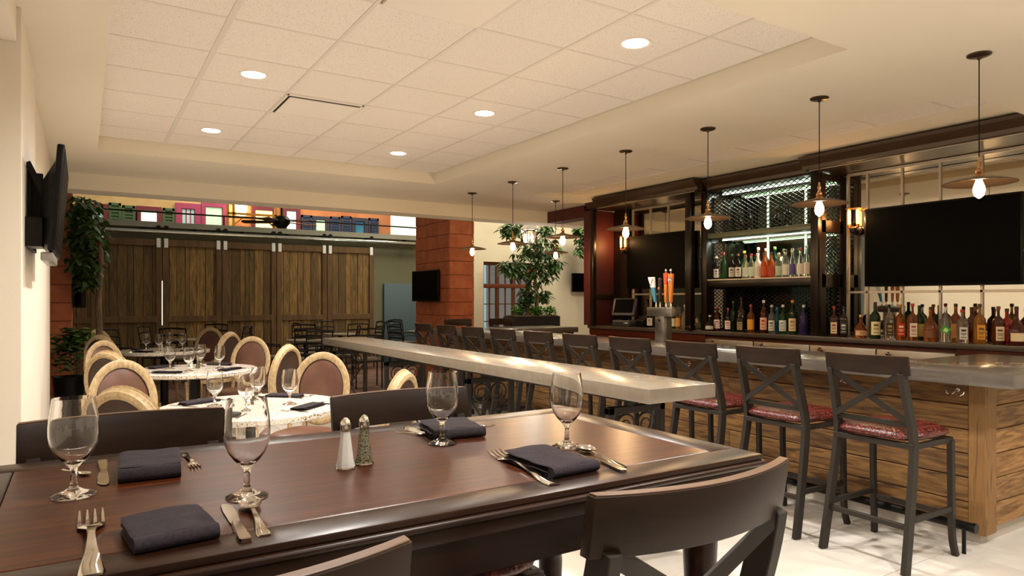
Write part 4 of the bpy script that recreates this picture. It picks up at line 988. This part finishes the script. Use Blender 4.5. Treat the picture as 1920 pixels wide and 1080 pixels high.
sconce((6.784, 4.075, 2.16), 'amber two-tube pipe sconce between the shelf unit and the large right television')
sconce((6.74, 7.56, 2.15), 'amber two-tube pipe sconce at the left of the left television')
# ------------------------------------------------------------------ point of sale terminal
ps = thing('cash_terminal', 'dark touchscreen cash terminal tilted on its base on the back bar', 'terminal', (6.52, 7.36, KZ), R(180 + 25))
B(-.12, .14, -.13, .13, .005, .09).build('base', plain('grey plastic base', '3A3B40', .4), ps, .006)
B(.141, .145, -.08, .03, .045, .055).build('slot', 'black', ps); B(.141, .145, .04, .1, .04, .06).build('slot_plate', 'chrome', ps)
MB().bar((-.02, 0, .08), (.02, 0, .16), .1, .05).build('neck', 'black', ps, .004)
Tq = Matrix.Translation((.02, 0, .27)) @ Matrix.Rotation(R(-22), 4, 'Y')
MB().box(-.03, .02, -.17, .17, -.13, .13, Tq).build('display_housing', plain('dark grey housing', '2A2B2E', .4), ps, .008); MB().box(.0205, .022, -.14, .14, -.095, .11, Tq).build('display', 'screen', ps)
pr_ = thing('receipt_printer', 'black receipt printer beside the cash terminal', 'printer', (6.60, 7.03, KZ), R(180))
MB().prism([(-.1, 0), (.1, 0), (.1, .09), (.04, .15), (-.1, .15)], -.08, .08, Matrix.Rotation(R(90), 4, 'X')).build('body', 'black', pr_, .006); B(.0, .05, -.05, .05, .1455, .151).build('paper_slot', 'dark_slot', pr_)
#BOTTLES
# ================================================================== bottles
def bmat(h, tr=.85):
    m, t, b = new_mat('bottle glass ' + h); b.inputs['Base Color'].default_value = hexc(h); b.inputs['Roughness'].default_value = .03
    b.inputs['Transmission Weight'].default_value = tr; b.inputs['IOR'].default_value = 1.4; return m
GM = {'clear': bmat('F2F4EE', .95), 'green': bmat('3E7A34'), 'dkgreen': bmat('1C3A1E', .5), 'amber': bmat('C4702A'), 'gold': bmat('E0A23C'), 'dark': bmat('1E120C', .3), 'brown': bmat('5A2A14', .6), 'orange': bmat('D86A22', .6),
      'blue': bmat('2E88B4', .7), 'violet': bmat('4A3E7A', .6), 'white': plain('milk glass', 'F2EFE8', .3), 'red': bmat('B03224', .5), 'cognac': bmat('5E1C12', .6)}
PM = {}
def paint(h):
    if h not in PM: PM[h] = plain('print ' + h, h, .55)
    return PM[h]
def bottle(loc, kind, gl, lab_c, cap_c, label, group, h=.30, r=.036, text=None, rz=R(35), slant=0, mark=None):
    t = thing('bottle', label, 'bottle', (loc[0], loc[1], loc[2] + .0006), rz, group)
    k = h / .30; sq = kind == 'square'
    if kind in ('round', 'square'): pr = [(0, 0), (r * .96, 0), (r, .006), (r, .165 * k), (r * .92, .19 * k), (.016, .222 * k), (.0135, .235 * k), (.0135, .278 * k), (0, .278 * k)]
    elif kind == 'bordeaux': pr = [(0, 0), (r * .96, 0), (r, .006), (r, .18 * k), (r * .8, .205 * k), (.017, .225 * k), (.0145, .24 * k), (.0135, .28 * k), (0, .28 * k)]
    elif kind == 'wide': pr = [(0, 0), (r * 1.0, 0), (r * 1.15, .01), (r * 1.3, .07 * k), (r * 1.2, .12 * k), (r * .7, .16 * k), (.017, .19 * k), (.014, .2 * k), (.014, .26 * k), (0, .26 * k)]
    elif kind == 'slim': pr = [(0, 0), (r * .85, 0), (r * .88, .006), (r * .88, .17 * k), (r * .7, .2 * k), (.014, .23 * k), (.012, .285 * k), (0, .285 * k)]
    elif kind == 'cone': pr = [(0, 0), (r * 1.1, 0), (r * 1.12, .006), (r * .95, .1 * k), (r * .6, .18 * k), (.015, .225 * k), (.013, .28 * k), (0, .28 * k)]
    seg = 4 if sq else 18
    mb = MB().lathe([(a * (1.22 if sq and a > .02 else 1), z) for a, z in pr], seg, ph=PI / 4 if sq else 0)
    mb.build('glass_body', GM[gl], t, .006 if sq else 0, smooth=50)
    top = pr[-1][1]
    MB().lathe([(0, top - .004), (.0155, top - .004), (.0155, top + .018 * k), (.012, top + .022 * k), (0, top + .022 * k)], 12).build('cap', paint(cap_c), t)
    if lab_c:
        z0, z1 = .03 * k, .14 * k
        if kind == 'wide': z0, z1 = .03 * k, .09 * k
        if sq:
            lb = MB().box(-r * .8627 - .0025, -r * .8627 + .001, -r * .68, r * .68, z0, z1)
        else:
            rr_ = (r * .88 if kind == 'slim' else r * 1.31 if kind == 'wide' else r * 1.08 if kind == 'cone' else r) + .0012; lb = MB(); n = 10; vs = []; fs = []
            for i in range(n + 1):
                a = PI + (i / n - .5) * 2.0; dz = slant * (i / n - .5)
                for q, zz in ((rr_, z0), (rr_, z1), (rr_ - .003, z1), (rr_ - .003, z0)): vs.append((q * math.cos(a), q * math.sin(a), zz + dz))
            for i in range(n):
                for j in range(4): fs.append((i * 4 + j, i * 4 + (j + 1) % 4, i * 4 + 4 + (j + 1) % 4, i * 4 + 4 + j))
            fs += [(3, 2, 1, 0), tuple(n * 4 + j for j in range(4))]; lb.add(vs, fs)
        L = lb.build('paper_label', paint(lab_c), t, smooth=40)
        if mark:
            xf = -(r * .8627 + .0035) if sq else -(rr_ + .001)
            for f0, f1, wd in ((.66, .82, .42), (.48, .53, .5), (.38, .43, .36), (.16, .21, .45)):
                MB().box(xf - .0006, xf + .003, -r * wd, r * wd, z0 + (z1 - z0) * f0, z0 + (z1 - z0) * f1).build('label_print', paint(mark), L)
    return t
def on_plane(px_, Xp):
    S, C_ = math.sin(R(32.15)), math.cos(R(32.15)); r = (px_ - 960) / 1281; t = Xp / (S + r * C_); return (C_ - r * S) * t
G1 = 'bottles on the lit upper shelf'; ZU = 1.69
up = [(1343, 'slim', 'dark', 'E6E2D6', 'EDEAE2', .28, 'dark bottle with white label and cap, leftmost on the lit shelf', 6.52),
 (1357, 'bordeaux', 'green', None, 'B03224', .33, 'tall green bottle with red cap at the left of the lit shelf', 6.60),
 (1372, 'round', 'dark', 'E9E5DA', '2E5A3A', .30, 'left of two dark bottles with white labels on the lit shelf', 6.52),
 (1384, 'round', 'dark', 'E9E5DA', '8A5A34', .30, 'right of two dark bottles with white labels on the lit shelf', 6.52),
 (1398, 'round', 'clear', 'D8DCCB', 'A8402A', .28, 'clear bottle with brown red cap beside the dark pair on the lit shelf', 6.52),
 (1409, 'round', 'clear', 'CFE0CC', 'B8382A', .29, 'clear bottle with red cap left of the milky bottle on the lit shelf', 6.52),
 (1421, 'round', 'white', 'DAD6C4', 'F4F2EA', .29, 'milky white bottle in the middle of the lit shelf', 6.52),
 (1433, 'round', 'orange', 'C6501E', '3A2A1E', .29, 'left of two orange bottles on the lit shelf', 6.52),
 (1446, 'round', 'orange', 'B4401A', '3A2A1E', .29, 'right of two orange bottles on the lit shelf', 6.52),
 (1460, 'round', 'clear', 'B9C4A8', 'DADAD0', .28, 'clear bottle right of the orange pair on the lit shelf', 6.52),
 (1473, 'round', 'clear', 'DEDCC8', '4A3A2E', .31, 'clear bottle with cream label and dark stopper on the lit shelf', 6.52),
 (1486, 'slim', 'clear', '4A3E8A', 'C9C4C0', .31, 'clear bottle with violet label on the lit shelf', 6.52),
 (1500, 'round', 'clear', 'E4DCD0', 'B03224', .32, 'clear bottle with red neck near the right of the lit shelf', 6.52),
 (1512, 'slim', 'clear', 'D8D4CC', 'D8D4CC', .33, 'rightmost clear bottle with pale stopper on the lit shelf', 6.52),
 (1396, 'bordeaux', 'green', 'C9B04A', 'C9A83A', .34, 'tall green bottle with gold cap in the back row of the lit shelf', 6.68),
 (1422, 'slim', 'clear', None, 'E4E0D8', .36, 'tall clear bottle behind the milky one on the lit shelf', 6.66),
 (1436, 'round', 'amber', None, 'E0D8C4', .35, 'amber bottle behind the orange pair on the lit shelf', 6.66),
 (1453, 'bordeaux', 'dkgreen', None, '8AA84A', .36, 'dark green bottle behind the orange pair on the lit shelf', 6.68)]
for x, kd, gl, lc, cc, h, lb, X_ in up: bottle((X_, on_plane(x, X_), ZU), kd, gl, lc, cc, lb, G1, h, .037, mark='5A4A3A' if lc in ('E6E2D6', 'E9E5DA') else None)
G2 = 'bottles on the back bar counter'
lo = [(1331, 'wide', 'dark', 'B9B4A8', 'D8CFA8', .20, 'small squat dark bottle at the foot of the left dark post', 6.405, None, 0),
 (1345, 'bordeaux', 'cognac', 'E8E4DA', 'A8241E', .29, 'dark bottle with red neck and white label under the shelf unit', 6.50, 'B03224', 0),
 (1365, 'slim', 'dark', 'E8E6E0', 'B0502A', .27, 'dark bottle with narrow white label and copper cap under the shelf unit', 6.50, 'B03224', 0),
 (1388, 'square', 'dark', '9A8A5A', '2A1E16', .25, 'square dark bottle with dull gold label under the shelf unit', 6.50, '5A4A2A', 0),
 (1408, 'bordeaux', 'amber', 'D89A2A', 'B4402A', .32, 'amber bottle with yellow label and red cap under the shelf unit', 6.50, None, 0),
 (1432, 'round', 'cognac', 'E6B8A0', 'E8E4DC', .37, 'tall wine red bottle with pink label and white stopper', 6.50, 'A8302A', 0),
 (1447, 'slim', 'clear', 'DDDCD4', 'C9C8C4', .31, 'slender clear bottle with tall white label left of the blue bottle', 6.50, '3A4A6A', 0),
 (1457, 'round', 'blue', None, '3E8AB0', .29, 'bright blue glass bottle', 6.60, None, 0),
 (1468, 'round', 'green', 'D8DEDA', 'E4E6E0', .32, 'green bottle with silver white label right of the blue bottle', 6.50, '8A9AA0', 0),
 (1486, 'bordeaux', 'dkgreen', 'DDCBA0', 'C88A3A', .37, 'dark green bottle with cream label and gold neck', 6.50, '8A6A3A', 0),
 (1507, 'round', 'violet', None, 'D0CCC4', .32, 'violet tinted bottle with pale cap beside the right post', 6.50, None, 0),
 (1375, 'bordeaux', 'dkgreen', None, '3A5A2A', .36, 'tall dark green bottle in the back row behind the copper capped one', 6.66, None, 0),
 (1390, 'square', 'brown', 'A89048', '2A1E16', .40, 'tall square bottle with gold label in the back row', 6.66, '4A3A1A', 0),
 (1564, 'square', 'brown', 'DDC79A', 'A8241E', .31, 'square bottle with red wax neck and cream label at the right post', 6.50, '7A3A2A', 0),
 (1582, 'square', 'dark', '2A2A2C', '141414', .31, 'square dark bottle with black label beside the red wax bottle', 6.52, 'D8D4CC', 0),
 (1614, 'wide', 'amber', 'D8B08A', 'C9A86A', .24, 'squat amber bottle with peach label left of the green whiskey bottle', 6.50, 'A86A3A', 0),
 (1641, 'bordeaux', 'dkgreen', 'E2D8A8', '2A1A12', .35, 'dark green bottle with cream label below the right television', 6.50, '6A5A2A', 0),
 (1667, 'square', 'clear', '3A3026', '141210', .33, 'square clear bottle with black slanted stripes', 6.50, 'B89A5A', .02),
 (1688, 'square', 'amber', 'B8321E', 'A8682A', .33, 'square amber bottle with red slanted label', 6.50, 'E8D8B0', .02),
 (1711, 'square', 'amber', 'E4D8C8', 'B0302A', .34, 'square amber bottle with white label and red cap', 6.50, 'A86A3A', .02),
 (1745, 'wide', 'amber', '7A4A2A', '3A2416', .33, 'broad shouldered amber bottle with faceted shoulders', 6.50, None, 0),
 (1773, 'round', 'clear', None, 'C9C4BA', .31, 'clear bottle with a green paper tag round its neck', 6.50, None, 0),
 (1804, 'square', 'clear', 'DDD6C8', 'B03A2A', .29, 'square clear bottle with ornate black and white label', 6.50, '2A2420', 0),
 (1837, 'square', 'gold', 'D8982A', '4A2E1A', .34, 'square gold bottle with yellow label', 6.50, '6A4A1A', 0),
 (1872, 'square', 'brown', 'DCC9A0', '7A4226', .32, 'square bottle with large cream label and copper neck', 6.50, '6A5030', 0),
 (1906, 'wide', 'cognac', 'E0CBA0', '2A1A14', .34, 'round bellied dark red bottle with cream label at the right edge', 6.50, None, 0),
 (1724, 'bordeaux', 'dkgreen', 'B8C070', '2A2A1E', .32, 'dark green bottle in the back row behind the white labelled amber one', 6.62, None, 0),
 (1792, 'round', 'amber', 'C98A3A', '2A1E16', .34, 'amber bottle in the back row behind the green tag', 6.62, None, 0),
 (1822, 'round', 'brown', None, '1E1612', .31, 'dark brown bottle in the back row beside the gold bottle', 6.60, None, 0),
 (1888, 'round', 'red', 'D8342A', '3A1E16', .30, 'bright red bottle in the back row at the right', 6.62, None, 0),
 (1219, 'round', 'dark', 'E4E0D6', '1E1A16', .27, 'dark bottle with white label left of the beer tower', 6.52, '8A3A2A', 0),
 (1262, 'bordeaux', 'green', 'D8D4B8', 'C9C0A0', .28, 'green bottle with pale label right of the beer tower', 6.52, None, 0),
 (1272, 'slim', 'gold', 'D89A4A', '2A1E16', .30, 'slim golden bottle right of the beer tower', 6.52, None, 0),
 (1284, 'round', 'clear', None, 'B8B4AA', .31, 'clear bottle right of the beer tower', 6.52, None, 0),
 (1294, 'round', 'amber', 'C98A5A', '5A3A22', .30, 'amber bottle between the beer tower and the dark post', 6.66, None, 0)]
for x, kd, gl, lc, cc, h, lb, X_, mk, sl in lo: bottle((X_, on_plane(x, X_), KZ), kd, gl, lc, cc, lb, G2, h, .042 if x < 1600 else .044 if kd == 'square' else .047, mark=mk, slant=sl, rz=R(28 if x < 1600 else 40))
gt = tag(MB().prism([(-.035, -.028), (.035, -.028), (.035, .028), (-.035, .028)], 0, .002, Matrix.Rotation(R(90), 4, 'X')).build('neck_tag', paint('3E9A2A')), 'green paper tag hung on a clear bottle', 'tag')
yb_ = on_plane(1771, 6.45); gt.location = (6.445, yb_ - .01, KZ + .11); gt.rotation_euler = (0, R(28), R(-52))
MB().prism([(-.012, -.018), (.016, -.018), (.022, 0), (.016, .014), (-.012, .014)], .0021, .003, Matrix.Rotation(R(90), 4, 'X')).build('tag_print', paint('C8E8A0'), gt)
for k, yv in enumerate((4.78, 4.92, 5.30, 5.44)):
    bottle((6.62, yv, 2.251), 'wide' if k % 2 else 'round', 'dark', None, '141210', '%s dark decanter behind the mesh of the top shelf' % ORD[k], 'decanters on the top shelf', .26, .04)
# ================================================================== planting
def leafy(name, mat, parent, centers, n, size, seed, droop=.5):
    rn = random.Random(seed); mb = MB()
    for _ in range(n):
        c, rad = rn.choice(centers); v = Vector((rn.gauss(0, 1), rn.gauss(0, 1), rn.gauss(0, 1))).normalized() * rad * rn.random() ** .4
        p = Vector(c) + v; a = rn.uniform(0, 2 * PI); d = Vector((math.cos(a), math.sin(a), -droop + rn.uniform(-.4, .4))).normalized(); s_ = Vector((-math.sin(a), math.cos(a), rn.uniform(-.4, .4))).normalized()
        L = size * rn.uniform(.7, 1.3); w_ = L * .17; nn = d.cross(s_) * L * .08
        mb.add([p, p + d * L * .4 + s_ * w_ + nn, p + d * L * .4 - s_ * w_ + nn, p + d * L * .75 + s_ * w_ * .7, p + d * L * .75 - s_ * w_ * .7, p + d * L - nn], [(0, 1, 2), (1, 3, 4, 2), (3, 5, 4)])
    o = mb.build(name, mat, parent, smooth=0, fix=False); o['kind'] = 'stuff'; return o
def tree(label, base, clusters, n, size, trunk, seed, z0=0):
    t = thing('ficus_tree', label, 'tree', base)
    MB().tube(trunk, [.05 - .03 * i / (len(trunk) - 1) for i in range(len(trunk))], 8).build('trunk', 'bark', t, smooth=60)
    bq = MB()
    for c, r in clusters[::2]: bq.tube([trunk[-2], (Vector(trunk[-2]) + Vector(c)) / 2 + Vector((0, 0, .08)), c], [.016, .011, .006], 5)
    bq.build('branches', 'bark', t, smooth=60)['kind'] = 'stuff'
    leafy('foliage', 'leaf', t, clusters, n, size, seed); return t
tx_, tz_ = shot(1003, 590, 12.3)
def rel(px_, py_, Yp, base): x, z = shot(px_, py_, Yp); return (x - base[0], Yp - base[1], z - base[2])
pl_ = thing('planter', 'long dark planter box of bright green plants at the foot of the ficus', 'planter', (0, 0, 0))
px0, _z = shot(962, 600, 12.0); px1, _z = shot(1048, 600, 12.0)
MB().box(px0, px1, 11.95, 12.4, 0, 1.1).build('box', 'bar_wood', pl_, .01)
B(px0 + .04, px1 - .04, 11.99, 12.36, 1.1, 1.12).build('soil', 'bark', pl_)
leafy('bright_plants', 'leaf_bright', pl_, [((px0 + .12 + (px1 - px0 - .2) * i / 7, 12.08 + .08 * (i % 3), 1.19), .12) for i in range(8)], 1000, .09, 3, -.4)
leafy('dark_plants', 'leaf', pl_, [((px0 + .35, 12.1, 1.32), .10), ((px0 + .5, 12.15, 1.35), .10)], 130, .16, 5, -.5)
base = (tx_, 12.25, 1.12)
cl_ = [(rel(x, y, 12.25 + dy, base), r) for x, y, r, dy in ((975, 425, .28, 0), (955, 430, .18, -.1), (1005, 455, .34, 0), (985, 480, .30, .1), (1018, 480, .26, -.1), (1000, 515, .28, .1), (968, 505, .22, 0), (1022, 510, .24, .05), (1030, 465, .22, 0), (990, 550, .20, 0), (1017, 555, .14, .1), (1025, 430, .15, .1), (950, 500, .14, 0), (1040, 495, .15, 0))]
tree('tall ficus tree in front of the french window, behind the hanging lantern', base, cl_, 1750, .17, [(0, 0, -.02), (.02, 0, .4), (-.02, .02, .8), (.03, 0, 1.3), (0, 0, 1.7)], 11)
base = (.17, 10.15, 0)
cl_ = [(rel(x, y, 10.2 + dy, base), r) for x, y, r, dy in ((152, 385, .16, 0), (168, 400, .18, .1), (150, 420, .2, 0), (175, 430, .17, -.1), (160, 455, .2, 0), (178, 465, .14, .1), (150, 490, .15, 0), (172, 500, .14, 0), (165, 525, .1, 0), (145, 450, .12, .1), (145, 400, .1, 0))]
tree('small leafy tree against the left terracotta pillar', base, cl_, 800, .15, [(0, 0, 0), (.02, 0, .7), (.0, .02, 1.4), (.03, 0, 2.0), (0, 0, 2.4)], 12)
pt = thing('potted_fern', 'green fern in a dark pot beside the left pillar', 'plant', (-.14, 9.9, 0))
MB().lathe([(0, 0), (.13, 0), (.17, .5), (.18, .52), (.16, .52), (.14, .48), (0, .48)], 18).build('pot', 'blackmetal', pt)
leafy('fronds', 'leaf', pt, [((0, 0, .75), .2), ((.02, 0, .95), .16)], 260, .16, 8, -.2); leafy('young_fronds', 'leaf_bright', pt, [((.18, 0, .98), .09)], 60, .1, 9, -.2)
bx_, bz_ = shot(1088, 400, 12.9); base = (bx_ + .35, 12.9, 0)
cl_ = [(rel(x, y, 12.9, base), r) for x, y, r in ((1085, 432, .14), (1088, 470, .12), (1092, 450, .16), (1105, 440, .3))]
tree('tree branch showing beside the burgundy bar end panel', base, cl_, 320, .17, [(0, 0, 0), (.02, 0, 1), (0, 0, 2), (0, 0, 2.6)], 14)
# street lantern hanging in the courtyard
lx, lz = shot(992, 440, 10.6)
ln = thing('lantern', 'bright four-sided glass street lantern hanging in front of the ficus', 'lantern', (lx, 10.6, lz))
MB().lathe([(.10, -.16), (.165, .10)], 4, ph=PI / 4).build('glass_panes', glass('lantern pane', 'FFF6E6', .15), ln, smooth=0)
fmx = MB()
for k in range(4):
    a = PI / 4 + k * PI / 2; b = a + PI / 2
    fmx.bar((.10 * math.cos(a), .10 * math.sin(a), -.16), (.165 * math.cos(a), .165 * math.sin(a), .10), .012, .012)
    for r, z in ((.10, -.16), (.165, .10)): fmx.bar((r * math.cos(a), r * math.sin(a), z), (r * math.cos(b), r * math.sin(b), z), .012, .012)
fmx.build('lantern_frame', 'blackmetal', ln, smooth=0)
MB().lathe([(.18, .10), (.08, .20), (.05, .21), (.05, .24), (0, .25)], 4, ph=PI / 4).build('roof', plain('pale lantern roof', 'CFC8BC', .4), ln, smooth=0)
MB().tube([(0, 0, .25), (0, 0, .42)], .01, 6).build('chain', 'blackmetal', ln); MB().tube([(0, .05, .42), (0, -1.205, .42)], .015, 8).build('arm', 'blackmetal', ln)
for s in (-1, 1): MB().lathe([(0, -.07), (.02, -.06), (.026, 0), (.012, .05), (0, .06)], 10, (s * .03, -s * .03, -.04)).build('bulb', emit('white bulb', 'FFF0D8', 22), ln, smooth=60)
point_light('lantern_glow', (lx, 10.45, lz - .26), 22, (1, .9, .75), .05)
# ================================================================== courtyard furniture
def make_patio_chair():
    t = thing('patio_chair', 'x', 'chair')
    for s in (-1, 1):
        MB().tube([(-.22, s * .21, 0), (-.2, s * .21, .44), (-.24, s * .21, .7), (-.29, s * .21, .98)], .012, 6).build('leg', 'patio_metal', t)
        MB().tube([(.21, s * .21, 0), (.2, s * .21, .44), (.19, s * .22, .66)], .012, 6).build('leg', 'patio_metal', t)
        MB().tube([(-.23, s * .22, .67), (0, s * .235, .68), (.2, s * .22, .66)], .012, 6).build('armrest', 'patio_metal', t)
    for z in (.62, .74, .86, .97):
        x = -.225 - .065 * (z - .62) / .35
        MB().tube([(x, -.21, z), (x - .03, 0, z + .015), (x, .21, z)], .011, 6, flat=1.6).build('slat', 'patio_metal', t)
    B(-.21, .21, -.21, .21, .43, .445).build('seat_frame', 'patio_metal', t); B(-.2, .2, -.2, .2, .445, .49).build('cushion', 'taupe_seat', t, .015)
    return t
def make_patio_table():
    t = thing('patio_table', 'x', 'table')
    MB().lathe([(0, .73), (.34, .73), (.345, .74), (.34, .755), (0, .755)], 32).build('table_top', plain('grey table top', '8A7F70', .35), t)
    MB().cyl((0, 0, 0), .04, .02, .73, 12).build('pedestal', 'patio_metal', t); MB().lathe([(0, 0), (.24, 0), (.24, .015), (.05, .03), (0, .03)], 20).build('base', 'patio_metal', t); return t
pc, ptb = None, None
ctab = [(1.7, 13.2), (3.3, 12.0), (4.5, 13.8), (6.5, 14.1)]
for k, (x, y) in enumerate(ctab):
    l = ['left courtyard table before the second barn door', 'courtyard table before the middle barn doors', 'courtyard table before the rightmost barn door', 'courtyard table before the blue grey roller door'][k]
    if not ptb: ptb = make_patio_table(); ptb.location = (x, y, 0); ptb['label'] = l; ptb['group'] = 'courtyard tables'
    else: copy_tree(ptb, (x, y, 0), 0, l)
    for a, nm in ((60, 'right rear'), (150, 'left rear'), (240, 'left front'), (330, 'right front')):
        aa = R(a + k * 17); loc = (x + .62 * math.cos(aa), y + .62 * math.sin(aa), 0); lab = 'black ladder-back chair at the %s of the %s' % (nm, l.split(' before')[0] if k == 0 else ['', 'middle courtyard table', 'table by the rightmost barn door', 'table by the roller door'][k])
        if not pc: pc = make_patio_chair(); pc.location = loc; pc.rotation_euler = (0, 0, aa + PI); pc['label'] = lab; pc['group'] = 'courtyard chairs'
        else: copy_tree(pc, loc, aa + PI, lab)
copy_tree(pc, (.45, 12.3, 0), R(-60), 'black ladder-back chair alone near the left pillar')
copy_tree(pc, (3.0, 10.6, 0), R(100), 'black ladder-back chair nearest the far end of the drink rail')
copy_tree(pc, (4.0, 10.9, 0), R(80), 'black ladder-back chair before the terracotta pillar')
